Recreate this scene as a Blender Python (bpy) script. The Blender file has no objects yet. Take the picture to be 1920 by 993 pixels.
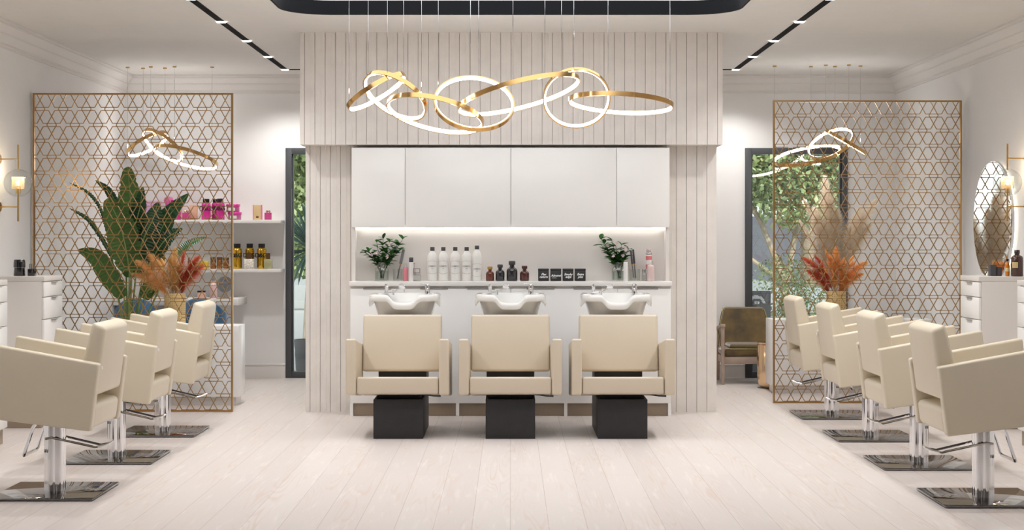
import bpy, bmesh, math, random
from mathutils import Vector, Matrix
PI = math.pi
sc = bpy.context.scene
COL = sc.collection
F = 2850.0; VX, VY, H = 957.0, 447.0, 1.40     # focal length and vanishing point of the 1920 frame, eye height

def gx(px, Y): return (px - VX) * Y / F         # world x of something seen at column px standing at depth Y
def gz(py, Y): return H - (py - VY) * Y / F

# ---------------------------------------------------------------- materials
def lin(c):
    return tuple(((v / 255) / 12.92 if v / 255 <= .04045 else ((v / 255 + .055) / 1.055) ** 2.4) for v in c)
MATS = {}
def mat(name, rgb, rough=.5, metal=0., noise=0., nscale=8., bump=0., bscale=60., spec=None, emit=None, estr=0., alpha=None, translu=0., trans=0., ior=None, sheen=0., coat=0.):
    if name in MATS: return MATS[name]
    m = bpy.data.materials.new(name); m.use_nodes = True
    nt = m.node_tree; b = nt.nodes['Principled BSDF']
    c = lin(rgb)
    b.inputs['Base Color'].default_value = (*c, 1)
    b.inputs['Roughness'].default_value = rough
    b.inputs['Metallic'].default_value = metal
    if spec is not None: b.inputs['Specular IOR Level'].default_value = spec
    if ior: b.inputs['IOR'].default_value = ior
    if trans: b.inputs['Transmission Weight'].default_value = trans
    if sheen: b.inputs['Sheen Weight'].default_value = sheen
    if coat: b.inputs['Coat Weight'].default_value = coat; b.inputs['Coat Roughness'].default_value = .1
    if emit is not None:
        b.inputs['Emission Color'].default_value = (*lin(emit), 1); b.inputs['Emission Strength'].default_value = estr
    tc = nt.nodes.new('ShaderNodeTexCoord')
    if noise:
        n = nt.nodes.new('ShaderNodeTexNoise'); n.inputs['Scale'].default_value = nscale; n.inputs['Detail'].default_value = 4
        r = nt.nodes.new('ShaderNodeMapRange'); r.inputs['From Min'].default_value = .3; r.inputs['From Max'].default_value = .7
        r.inputs['To Min'].default_value = 1 - noise; r.inputs['To Max'].default_value = 1 + noise
        mx = nt.nodes.new('ShaderNodeVectorMath'); mx.operation = 'SCALE'; mx.inputs[0].default_value = c
        nt.links.new(tc.outputs['Object'], n.inputs['Vector']); nt.links.new(n.outputs['Fac'], r.inputs['Value'])
        nt.links.new(r.outputs['Result'], mx.inputs['Scale']); nt.links.new(mx.outputs['Vector'], b.inputs['Base Color'])
    if bump:
        n2 = nt.nodes.new('ShaderNodeTexNoise'); n2.inputs['Scale'].default_value = bscale; n2.inputs['Detail'].default_value = 3
        bp = nt.nodes.new('ShaderNodeBump'); bp.inputs['Strength'].default_value = bump; bp.inputs['Distance'].default_value = .002
        nt.links.new(tc.outputs['Object'], n2.inputs['Vector']); nt.links.new(n2.outputs['Fac'], bp.inputs['Height'])
        nt.links.new(bp.outputs['Normal'], b.inputs['Normal'])
    if translu:
        out = nt.nodes['Material Output']; t = nt.nodes.new('ShaderNodeBsdfTranslucent'); t.inputs['Color'].default_value = (*c, 1)
        mxs = nt.nodes.new('ShaderNodeMixShader'); mxs.inputs['Fac'].default_value = translu
        nt.links.new(b.outputs[0], mxs.inputs[1]); nt.links.new(t.outputs[0], mxs.inputs[2]); nt.links.new(mxs.outputs[0], out.inputs['Surface'])
    MATS[name] = m
    return m

def glass_mat(name, rgb=(255, 255, 255), k=.12, rough=.0):
    """thin clear glass: see-through with a fresnel reflection"""
    if name in MATS: return MATS[name]
    m = bpy.data.materials.new(name); m.use_nodes = True; nt = m.node_tree; nt.nodes.clear()
    out = nt.nodes.new('ShaderNodeOutputMaterial'); tr = nt.nodes.new('ShaderNodeBsdfTransparent'); gl = nt.nodes.new('ShaderNodeBsdfGlossy')
    tr.inputs['Color'].default_value = (*lin(rgb), 1); gl.inputs['Roughness'].default_value = rough
    lw = nt.nodes.new('ShaderNodeLayerWeight'); lw.inputs['Blend'].default_value = .5
    pw = nt.nodes.new('ShaderNodeMath'); pw.operation = 'POWER'; pw.inputs[1].default_value = 3.2; nt.links.new(lw.outputs['Facing'], pw.inputs[0])
    mr = nt.nodes.new('ShaderNodeMapRange'); mr.inputs['To Min'].default_value = k * .3; mr.inputs['To Max'].default_value = .75; nt.links.new(pw.outputs[0], mr.inputs['Value'])
    mx = nt.nodes.new('ShaderNodeMixShader')
    nt.links.new(mr.outputs[0], mx.inputs['Fac']); nt.links.new(tr.outputs[0], mx.inputs[1]); nt.links.new(gl.outputs[0], mx.inputs[2])
    nt.links.new(mx.outputs[0], out.inputs['Surface'])
    MATS[name] = m
    return m

def emis_mat(name, rgb, s):
    if name in MATS: return MATS[name]
    m = bpy.data.materials.new(name); m.use_nodes = True; nt = m.node_tree; nt.nodes.clear()
    out = nt.nodes.new('ShaderNodeOutputMaterial'); e = nt.nodes.new('ShaderNodeEmission')
    e.inputs['Color'].default_value = (*lin(rgb), 1); e.inputs['Strength'].default_value = s
    nt.links.new(e.outputs[0], out.inputs['Surface']); MATS[name] = m
    return m

def floor_mat():
    m = bpy.data.materials.new('whitewashed_boards'); m.use_nodes = True; nt = m.node_tree; b = nt.nodes['Principled BSDF']; N = nt.nodes.new; L = nt.links.new
    tc = N('ShaderNodeTexCoord'); sp = N('ShaderNodeSeparateXYZ'); cb = N('ShaderNodeCombineXYZ')
    L(tc.outputs['Object'], sp.inputs[0]); L(sp.outputs['Y'], cb.inputs['X']); L(sp.outputs['X'], cb.inputs['Y'])
    br = N('ShaderNodeTexBrick'); br.offset = .37; br.offset_frequency = 3
    br.inputs['Scale'].default_value = 1; br.inputs['Brick Width'].default_value = 14.3; br.inputs['Row Height'].default_value = .187
    br.inputs['Mortar Size'].default_value = .0016; br.inputs['Mortar Smooth'].default_value = .3; br.inputs['Bias'].default_value = 0
    br.inputs['Color1'].default_value = (*lin((213, 205, 200)), 1); br.inputs['Color2'].default_value = (*lin((207, 198, 193)), 1)
    br.inputs['Mortar'].default_value = (*lin((176, 164, 157)), 1)
    L(cb.outputs[0], br.inputs['Vector'])
    # cathedral grain: stretched, distorted rings
    mp = N('ShaderNodeMapping'); mp.inputs['Scale'].default_value = (7.5, .55, 1); L(tc.outputs['Object'], mp.inputs['Vector'])
    nf = N('ShaderNodeTexNoise'); nf.inputs['Scale'].default_value = 1.0; nf.inputs['Detail'].default_value = 1.5; L(mp.outputs[0], nf.inputs['Vector'])
    wm = N('ShaderNodeMath'); wm.operation = 'MULTIPLY'; wm.inputs[1].default_value = 95; L(nf.outputs['Fac'], wm.inputs[0])
    wv = N('ShaderNodeMath'); wv.operation = 'SINE'; L(wm.outputs[0], wv.inputs[0])
    mp2 = N('ShaderNodeMapping'); mp2.inputs['Scale'].default_value = (3, .35, 1); L(tc.outputs['Object'], mp2.inputs['Vector'])
    nz = N('ShaderNodeTexNoise'); nz.inputs['Scale'].default_value = 2.2; nz.inputs['Detail'].default_value = 6; L(mp2.outputs[0], nz.inputs['Vector'])
    cr = N('ShaderNodeMapRange'); cr.inputs['From Min'].default_value = .2; cr.inputs['From Max'].default_value = 1; cr.inputs['To Max'].default_value = .6; L(wv.outputs[0], cr.inputs['Value'])
    mk = N('ShaderNodeMapRange'); mk.inputs['From Min'].default_value = .46; mk.inputs['From Max'].default_value = .64; L(nz.outputs['Fac'], mk.inputs['Value'])
    mu = N('ShaderNodeMath'); mu.operation = 'MULTIPLY'; L(cr.outputs[0], mu.inputs[0]); L(mk.outputs[0], mu.inputs[1])
    mx = N('ShaderNodeMix'); mx.data_type = 'RGBA'; mx.inputs['B'].default_value = (*lin((205, 184, 170)), 1)
    L(mu.outputs[0], mx.inputs['Factor']); L(br.outputs['Color'], mx.inputs['A'])
    # white wash wisps
    mp3 = N('ShaderNodeMapping'); mp3.inputs['Scale'].default_value = (9, .8, 1); L(tc.outputs['Object'], mp3.inputs['Vector'])
    n3 = N('ShaderNodeTexNoise'); n3.inputs['Scale'].default_value = 2.6; n3.inputs['Detail'].default_value = 7; n3.inputs['Roughness'].default_value = .65; L(mp3.outputs[0], n3.inputs['Vector'])
    m3 = N('ShaderNodeMapRange'); m3.inputs['From Min'].default_value = .55; m3.inputs['From Max'].default_value = .72; m3.inputs['To Max'].default_value = .5; L(n3.outputs['Fac'], m3.inputs['Value'])
    mx2 = N('ShaderNodeMix'); mx2.data_type = 'RGBA'; mx2.inputs['B'].default_value = (*lin((232, 226, 221)), 1)
    L(m3.outputs[0], mx2.inputs['Factor']); L(mx.outputs['Result'], mx2.inputs['A']); L(mx2.outputs['Result'], b.inputs['Base Color'])
    b.inputs['Roughness'].default_value = .42; b.inputs['Specular IOR Level'].default_value = .35
    bp = N('ShaderNodeBump'); bp.inputs['Strength'].default_value = .12; bp.inputs['Distance'].default_value = .002; L(n3.outputs['Fac'], bp.inputs['Height']); L(bp.outputs[0], b.inputs['Normal'])
    return m

def cane_mat():
    m = bpy.data.materials.new('woven_cane'); m.use_nodes = True; nt = m.node_tree; b = nt.nodes['Principled BSDF']; N = nt.nodes.new; L = nt.links.new
    tc = N('ShaderNodeTexCoord'); sp = N('ShaderNodeSeparateXYZ'); L(tc.outputs['Object'], sp.inputs[0])
    at = N('ShaderNodeMath'); at.operation = 'ARCTAN2'; L(sp.outputs['Y'], at.inputs[0]); L(sp.outputs['X'], at.inputs[1])
    def tri(src, k):
        a = N('ShaderNodeMath'); a.operation = 'MULTIPLY'; a.inputs[1].default_value = k; L(src, a.inputs[0])
        s = N('ShaderNodeMath'); s.operation = 'SINE'; L(a.outputs[0], s.inputs[0]); return s.outputs[0]
    u = tri(at.outputs[0], 34); v = tri(sp.outputs['Z'], 2 * PI / .0165)
    ad = N('ShaderNodeMath'); ad.operation = 'MULTIPLY'; L(u, ad.inputs[0]); L(v, ad.inputs[1])
    mx0 = N('ShaderNodeMath'); mx0.operation = 'MINIMUM'; L(u, mx0.inputs[0]); L(v, mx0.inputs[1])
    mr = N('ShaderNodeMapRange'); mr.inputs['From Min'].default_value = .35; mr.inputs['From Max'].default_value = .6; L(mx0.outputs[0], mr.inputs['Value'])
    mx = N('ShaderNodeMix'); mx.data_type = 'RGBA'; mx.inputs['A'].default_value = (*lin((226, 196, 136)), 1); mx.inputs['B'].default_value = (*lin((110, 84, 48)), 1)
    L(mr.outputs[0], mx.inputs['Factor']); L(mx.outputs['Result'], b.inputs['Base Color']); b.inputs['Roughness'].default_value = .6
    return m

WALL = mat('wall_paint', (236, 235, 234), .75, noise=.01, nscale=3)
CEIL = mat('ceiling_paint', (226, 223, 219), .85, noise=.01)
TRIM = mat('trim_paint', (226, 223, 220), .6)
FLUTE = mat('whitewashed_fluting', (228, 222, 216), .6, noise=.035, nscale=9, bump=.2)
LACQ = mat('white_lacquer', (246, 245, 243), .28, noise=.004)
LACQM = mat('warm_white_lacquer', (226, 221, 216), .4, noise=.004)
COUNT = mat('white_worktop', (238, 236, 233), .25)
TAUPE = mat('taupe_plinth', (150, 134, 116), .35, noise=.03)
SHADOWGAP = mat('dark_seam', (120, 116, 110), .7)
LEATH = mat('cream_leather', (215, 204, 183), .42, noise=.012, nscale=5, bump=.12, bscale=180)
LEATH2 = mat('beige_leather', (207, 194, 174), .45, noise=.012, nscale=5, bump=.12, bscale=180)
CHROME = mat('chrome', (226, 226, 228), .06, 1)
PLATE = mat('polished_plate', (140, 139, 140), .02, 1)
BLACKWOOD = mat('black_wood', (38, 37, 39), .5, noise=.15, nscale=14, bump=.2)
BLACK = mat('black_plastic', (24, 24, 26), .35)
GOLD = mat('brushed_gold', (182, 143, 92), .32, 1, noise=.03)
GOLDP = mat('polished_gold', (214, 172, 112), .16, 1)
BRASS = mat('satin_brass', (200, 165, 108), .3, 1)
ANTHR = mat('anthracite_frame', (72, 74, 78), .4)
PORC = mat('white_porcelain', (226, 225, 221), .12, coat=.5)
GLASS = glass_mat('window_glass', (250, 253, 252), .25)
CLEAR = glass_mat('clear_glass', (249, 251, 250), .3)
MIRROR = mat('mirror_silver', (235, 237, 238), .01, 1)
LED = emis_mat('led_white', (255, 251, 245), 19.0)
LEDWARM = emis_mat('bulb_warm', (255, 214, 160), 12.0)
SPOT = emis_mat('spot_lens', (255, 252, 246), 14.0)
TRAY = emis_mat('cove_glow', (248, 250, 255), 2.2)
STRIP = emis_mat('strip_glow', (255, 251, 245), 4.5)
CANE = cane_mat()
FLOORM = floor_mat()

# ---------------------------------------------------------------- geometry helpers
class MB:
    def __init__(s): s.bm = bmesh.new()
    def poly(s, pts):
        vs = [s.bm.verts.new(p) for p in pts]; s.bm.faces.new(vs)
    def box(s, x0, y0, z0, x1, y1, z1, bev=0., seg=2, M=None):
        t = bmesh.new()
        bmesh.ops.create_cube(t, size=1)
        for v in t.verts: v.co = Vector(((v.co.x + .5) * (x1 - x0) + x0, (v.co.y + .5) * (y1 - y0) + y0, (v.co.z + .5) * (z1 - z0) + z0))
        if bev: bmesh.ops.bevel(t, geom=t.edges[:], offset=bev, segments=seg, profile=.5, affect='EDGES')
        s.add(t, M); return s
    def prism(s, pts, a0, a1, axis='y', bev=0., seg=3, M=None, crown=0.):
        """polygon pts (2D) extruded along an axis from a0 to a1"""
        def to(p, a):
            return {'y': (p[0], a, p[1]), 'z': (p[0], p[1], a), 'x': (a, p[0], p[1])}[axis]
        t = bmesh.new()
        A = [t.verts.new(to(p, a0)) for p in pts]; B = [t.verts.new(to(p, a1)) for p in pts]
        t.faces.new(A); t.faces.new(B[::-1])
        n = len(pts)
        for i in range(n): t.faces.new((A[i], B[i], B[(i + 1) % n], A[(i + 1) % n]))
        bmesh.ops.recalc_face_normals(t, faces=t.faces[:])
        if bev: bmesh.ops.bevel(t, geom=t.edges[:], offset=bev, segments=seg, profile=.5, affect='EDGES')
        s.add(t, M); return s
    def add(s, t, M=None):
        if M is not None: bmesh.ops.transform(t, matrix=M, verts=t.verts[:])
        mp = {}
        for v in t.verts: mp[v] = s.bm.verts.new(v.co)
        for f in t.faces:
            try: s.bm.faces.new([mp[v] for v in f.verts])
            except ValueError: pass
        t.free()
    def tube(s, pts, r, seg=10, closed=False, cap=True):
        pts = [Vector(p) for p in pts]; n = len(pts); rings = []; up = None
        for i, p in enumerate(pts):
            if closed: d = pts[(i + 1) % n] - pts[i - 1]
            else: d = pts[min(i + 1, n - 1)] - pts[max(i - 1, 0)]
            d.normalize()
            if up is None:
                up = Vector((0, 0, 1)) if abs(d.z) < .9 else Vector((1, 0, 0))
            a = d.cross(up)
            if a.length < 1e-5: a = d.cross(Vector((0, 1, 0)))
            a.normalize(); b = a.cross(d).normalized(); up = b
            rr = r[i] if isinstance(r, (list, tuple)) else r
            rings.append([s.bm.verts.new(p + a * (rr * math.cos(2 * PI * k / seg)) + b * (rr * math.sin(2 * PI * k / seg))) for k in range(seg)])
        for i in range(n if closed else n - 1):
            A, B = rings[i], rings[(i + 1) % n]
            for k in range(seg): s.bm.faces.new((A[k], A[(k + 1) % seg], B[(k + 1) % seg], B[k]))
        if not closed and cap:
            s.bm.faces.new(rings[0][::-1]); s.bm.faces.new(rings[-1])
        return s
    def lathe(s, prof, cx=0, cy=0, cz=0, seg=24, sx=1., sy=1., sq=0.):
        """prof = [(r,z)...]; sq>0 squares the section off"""
        rings = []
        for r, z in prof:
            ring = []
            for k in range(seg):
                a = 2 * PI * k / seg + PI / seg; c, d = math.cos(a), math.sin(a)
                if sq:
                    e = 1 - sq; c = math.copysign(abs(c) ** e, c); d = math.copysign(abs(d) ** e, d)
                ring.append(s.bm.verts.new((cx + r * c * sx, cy + r * d * sy, cz + z)))
            rings.append(ring)
        for A, B in zip(rings, rings[1:]):
            for k in range(seg): s.bm.faces.new((A[k], A[(k + 1) % seg], B[(k + 1) % seg], B[k]))
        if prof[0][0] > 1e-4: s.bm.faces.new(rings[0][::-1])
        if prof[-1][0] > 1e-4: s.bm.faces.new(rings[-1])
        return s
    def bar(s, p0, p1, w, d, y=0.):
        """flat bar in the xz plane, width w, depth d about y"""
        a = Vector((p0[0], 0, p0[1])); b = Vector((p1[0], 0, p1[1])); t = (b - a)
        if t.length < 1e-4: return
        t.normalize(); n = Vector((-t.z, 0, t.x)) * (w / 2)
        q = [a - n, b - n, b + n, a + n]
        A = [s.bm.verts.new((v.x, y - d / 2, v.z)) for v in q]; B = [s.bm.verts.new((v.x, y + d / 2, v.z)) for v in q]
        s.bm.faces.new(A); s.bm.faces.new(B[::-1])
        for i in range(4): s.bm.faces.new((A[i], B[i], B[(i + 1) % 4], A[(i + 1) % 4]))
    def build(s, name, m, parent=None, loc=None, smooth=True, ang=35, clean=True):
        if clean:
            bmesh.ops.remove_doubles(s.bm, verts=s.bm.verts[:], dist=1e-6)
            bmesh.ops.recalc_face_normals(s.bm, faces=s.bm.faces[:])
        me = bpy.data.meshes.new(name); s.bm.to_mesh(me); s.bm.free()
        for mm in (m if isinstance(m, (list, tuple)) else [m]): me.materials.append(mm)
        if smooth:
            for p in me.polygons: p.use_smooth = True
            me.set_sharp_from_angle(angle=math.radians(ang))
        o = bpy.data.objects.new(name, me); COL.objects.link(o)
        if parent is not None: o.parent = parent
        if loc is not None: o.location = loc
        return o

def tag(o, label=None, cat=None, group=None, kind=None):
    if label: o['label'] = label
    if cat: o['category'] = cat
    if group: o['group'] = group
    if kind: o['kind'] = kind
    return o
def empty(name, loc, label, cat, group=None, rz=0.):
    o = bpy.data.objects.new(name, None); COL.objects.link(o); o.empty_display_size = .1
    o.location = loc; o.rotation_euler = (0, 0, rz)
    return tag(o, label, cat, group)
def copy_tree(o, parent=None):
    c = o.copy(); COL.objects.link(c); c.parent = parent
    for ch in [x for x in bpy.data.objects if x.parent == o]: copy_tree(ch, c)
    return c
def struct(o): o['kind'] = 'structure'; return o
def B(*a, **k): return MB().box(*a, **k)
def text(name, body, size, m, parent, loc, rot=(PI / 2, 0, 0), shear=0., bold=0., ext=.0006, spacing=1.):
    cu = bpy.data.curves.new(name, 'FONT'); cu.body = body; cu.size = size; cu.align_x = 'CENTER'; cu.align_y = 'CENTER'
    cu.extrude = ext; cu.shear = shear; cu.offset = bold; cu.resolution_u = 3; cu.space_line = .85; cu.space_character = spacing
    t = bpy.data.objects.new(name + '_tmp', cu); COL.objects.link(t)
    dg = bpy.context.evaluated_depsgraph_get(); dg.update()
    me = bpy.data.meshes.new_from_object(t.evaluated_get(dg)); bpy.data.objects.remove(t); bpy.data.curves.remove(cu)
    me.materials.clear(); me.materials.append(m); me.name = name
    o = bpy.data.objects.new(name, me); COL.objects.link(o); o.parent = parent; o.location = loc; o.rotation_euler = rot
    return o

# ---------------------------------------------------------------- camera
cam = bpy.data.cameras.new('camera'); co = bpy.data.objects.new('camera', cam); COL.objects.link(co)
cam.sensor_width = 36; cam.lens = F / 1920 * 36; cam.clip_end = 200
cam.shift_x = (960 - VX) / 1920; cam.shift_y = (VY - 496.5) / 1920
co.location = (0, 0, H); co.rotation_euler = (PI / 2, 0, 0); sc.camera = co

# ---------------------------------------------------------------- room shell
XW, YB, ZC, Y0 = 3.88, 15.30, 3.04, -1.2
struct(B(-XW - .2, Y0 - .2, -.08, XW + .2, YB + .2, 0).build('floor', FLOORM))
struct(B(-XW - .15, Y0 - .2, 0, -XW, YB, ZC + .3).build('wall_left', WALL))
struct(B(XW, Y0 - .2, 0, XW + .15, YB, ZC + .3).build('wall_right', WALL))
WINS = [(-2.26, -1.23), (2.36, 3.39)]; WZ = 2.31
m = MB(); xs = [-XW - .15] + [v for w in WINS for v in w] + [XW + .15]
for i in (0, 2, 4): m.box(xs[i], YB, 0, xs[i + 1], YB + .16, ZC + .3)
for w in WINS: m.box(w[0], YB, WZ, w[1], YB + .16, ZC + .3)
struct(m.build('wall_back', WALL))
m = MB()
m.box(-XW - .15, Y0 - .15, 0, XW + .15, Y0, ZC + .3)
struct(m.build('wall_front', WALL))

# ceiling with the rounded tray opening
TX, TY0, TY1, TR = 1.65, 7.4, 11.13, .34
def rrect(x0, y0, x1, y1, r, n=8):
    out = []
    for cx, cy, a0 in ((x1 - r, y1 - r, 0), (x0 + r, y1 - r, PI / 2), (x0 + r, y0 + r, PI), (x1 - r, y0 + r, 1.5 * PI)):
        for k in range(n + 1):
            a = a0 + k / n * PI / 2; out.append((cx + r * math.cos(a), cy + r * math.sin(a)))
    return out
hole = rrect(-TX, TY0, TX, TY1, TR)
bm = bmesh.new()
def loop(pts, z):
    vs = [bm.verts.new((p[0], p[1], z)) for p in pts]
    return [bm.edges.new((vs[i], vs[(i + 1) % len(vs)])) for i in range(len(vs))]
e = loop([(-XW, Y0 - .15), (XW, Y0 - .15), (XW, YB), (-XW, YB)], ZC) + loop(hole, ZC)
bmesh.ops.triangle_fill(bm, edges=e, use_beauty=True)
for f in bm.faces:
    if f.normal.z > 0: f.normal_flip()
mm = MB(); mm.bm.free(); mm.bm = bm
struct(mm.build('ceiling', CEIL, smooth=False, clean=False))
m = MB(); n = len(hole); inner = rrect(-TX + .015, TY0 + .015, TX - .015, TY1 - .015, TR - .01)
for pts, z0, z1 in ((hole, ZC - .004, ZC + .10),):
    V = [[m.bm.verts.new((p[0], p[1], z)) for p in pp] for pp, z in ((hole, z0), (inner, z0), (inner, z1), (hole, z1))]
    for i in range(n):
        for a in range(4):
            b2 = (a + 1) % 4
            m.bm.faces.new((V[a][i], V[a][(i + 1) % n], V[b2][(i + 1) % n], V[b2][i]))
struct(m.build('trim_1', mat('tray_black', (14, 16, 20), .7, spec=.2)))
# luminous panel of the tray and its enclosing sides
wide = rrect(-TX - .3, TY0 - .3, TX + .3, TY1 + .3, TR + .2)
m = MB(); m.poly([(p[0], p[1], ZC + .26) for p in wide])
lp = m.build('ceiling_light', TRAY, smooth=False)
tag(lp, 'large rounded luminous panel glowing inside the black-edged ceiling recess', 'ceiling light')
m = MB()
A = [m.bm.verts.new((p[0], p[1], ZC + .004)) for p in wide]; A2 = [m.bm.verts.new((p[0], p[1], ZC + .262)) for p in wide]
for i in range(n): m.bm.faces.new((A[i], A[(i + 1) % n], A2[(i + 1) % n], A2[i]))
struct(m.build('trim_2', CEIL))

# crown moulding (profile: out from the wall, up from its foot) and baseboards
CR = [(0, -.185), (.012, -.185), (.012, -.170), (.022, -.165), (.022, -.150), (.030, -.130), (.048, -.105), (.052, -.095), (.052, -.085), (.062, -.078), (.078, -.05), (.095, -.035), (.095, -.02), (.108, -.016), (.108, 0), (0, 0)]
def wrap(o): return struct(o)
m = MB(); m.prism([(-XW + a, ZC + b) for a, b in CR], Y0, YB, 'y'); wrap(m.build('trim_3', TRIM, ang=20))
m = MB(); m.prism([(XW - a, ZC + b) for a, b in CR], Y0, YB, 'y'); wrap(m.build('trim_4', TRIM, ang=20))
m = MB(); m.prism([(YB - a, ZC + b) for a, b in CR], -XW, XW, 'x'); wrap(m.build('trim_5', TRIM, ang=20))
BS = [(0, 0), (.018, 0), (.018, .112), (.013, .118), (.013, .122), (.022, .126), (.022, .134), (.010, .145), (0, .145)]
m = MB()
for a, b in ((-XW, -2.26), (-1.23, 2.36), (3.39, XW)): m.prism([(YB - p, q) for p, q in BS], a, b, 'x')
wrap(m.build('baseboard_back', TRIM, ang=20))
m = MB(); m.prism([(-XW + p, q) for p, q in BS], Y0, YB, 'y'); wrap(m.build('baseboard_left', TRIM, ang=20))
m = MB(); m.prism([(XW - p, q) for p, q in BS], Y0, YB, 'y'); wrap(m.build('baseboard_right', TRIM, ang=20))

# windows
for i, (a, b) in enumerate(WINS):
    m = MB(); f = .062
    for q in ((a, 0, a + f, WZ), (b - f, 0, b, WZ), (a + f, WZ - f, b - f, WZ), (a + f, 0, b - f, f)):
        m.box(q[0], YB - .03, q[1], q[2], YB + .06, q[3], .004)
    for q in ((a + f, f, a + f + .014, WZ - f), (b - f - .014, f, b - f, WZ - f)):
        m.box(q[0], YB + .0, q[1], q[2], YB + .05, q[3])
    w = struct(m.build('window_%d' % (i + 1), ANTHR))
    MB().box(a + f, YB + .02, f, b - f, YB + .026, WZ - f).build('pane', GLASS, w)

# fluted centre block and bulkhead: stepped vertical boards
def fluted(x0, x1, y, z0, z1, back, pitch=.0822, ph=0.):
    pts = [(x0, back), (x0, y)]
    x = x0 + ph
    while x < x1 - .004:
        xe = min(x + pitch, x1)
        w = xe - x
        # face board, slot, thin raised rib
        seq = [(x + .004, y), (x + .003, y + .009), (x + .0070, y + .009), (x + .0085, y - .001), (x + .0560, y - .001), (x + .0570, y + .0005), (xe, y)]
        pts += [p for p in seq if p[0] <= xe]
        x = xe
    pts += [(x1, y), (x1, back)]
    out = []
    for p in pts:
        if not out or (abs(out[-1][0] - p[0]) > 1e-5 or abs(out[-1][1] - p[1]) > 1e-5): out.append(p)
    return MB().prism(out, z0, z1, 'z')
struct(fluted(-1.655, 1.665, 12.28, 0, 2.15, 12.62, ph=.03).build('wall_center', FLUTE, ang=20))
struct(fluted(-1.675, 1.69, 12.10, 2.147, ZC, 12.62, ph=.03).build('trim_6', FLUTE, ang=20))

# ---------------------------------------------------------------- centre wall cabinets, niche, counter
KX = [-1.265, -.838, .004, .846, 1.268]
uc = empty('wall_cabinet', (0, 12.28, 1.49), 'long white flush wall cabinet above the lit niche behind the wash basins', 'wall cabinet')
B(-1.267, -.155, .02, 1.270, -.001, .635).build('body', LACQ, uc)
for a, b in zip(KX, KX[1:]):
    d = B(a + .0018, -.175, 0, b - .0018, -.156, .632, .002).build('door', LACQ, uc)
    n = 1 if b - a < .6 else 2
    for k in range(n):
        c = (a + b) / 2 if n == 1 else a + (b - a) * (.28 + .44 * k)
        B(c - .075, -.178, .0005, c + .075, -.160, .003, .001).build('handle', mat('satin_nickel', (170, 168, 164), .35, .8), d)
# niche: built against the block, LED strip under the cabinet
ni = empty('backsplash_niche', (0, 12.28, 1.062), 'pale backsplash panel with side cheeks between counter and wall cabinet', 'backsplash')
B(-1.265, -.012, .0, 1.268, -.001, .428).build('back_panel', LACQM, ni)
for x in (-1.265, 1.240): B(x, -.15, 0, x + .028, -.012, .428).build('side_panel', LACQM, ni)
ls = B(-1.236, 12.252, 1.476, 1.239, 12.266, 1.4895).build('light_strip', STRIP)
tag(ls, 'slim glowing light strip along the underside of the white wall cabinet', 'light strip')
LED_AREA = (0, 12.15, 1.482)

bc = empty('base_cabinet', (0, 12.28, 0), 'long white base cabinet with flush doors behind the three wash units', 'base cabinet')
B(-1.267, -.255, .10, 1.270, -.004, 1.024).build('body', LACQ, bc)
for a, b in zip(KX, KX[1:]):
    d = B(a + .0018, -.275, .100, b - .0018, -.2555, 1.005, .002).build('door', LACQ, bc)
    n = 1 if b - a < .6 else 2
    for k in range(n):
        c = (a + b) / 2 if n == 1 else a + (b - a) * (.28 + .44 * k)
        B(c - .11, -.279, 1.000, c + .11, -.268, 1.011, .001).build('handle', MATS['satin_nickel'], d)
for a, b in ((-1.24, -.43), (-.405, .425), (.45, 1.245)): B(a, -.258, .003, b, -.20, .098).build('plinth', TAUPE, bc)
for x in (-1.267, -.43, .425, 1.245): B(x, -.275, 0, x + .025, -.2, .10).build('plinth_divider', LACQ, bc)
ct = B(-1.272, 11.985, 1.025, 1.275, 12.268, 1.062, .003).build('worktop', COUNT)
tag(ct, 'long thin white worktop carrying bottles and jars behind the wash basins', 'worktop')
CT = 1.0625

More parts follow.
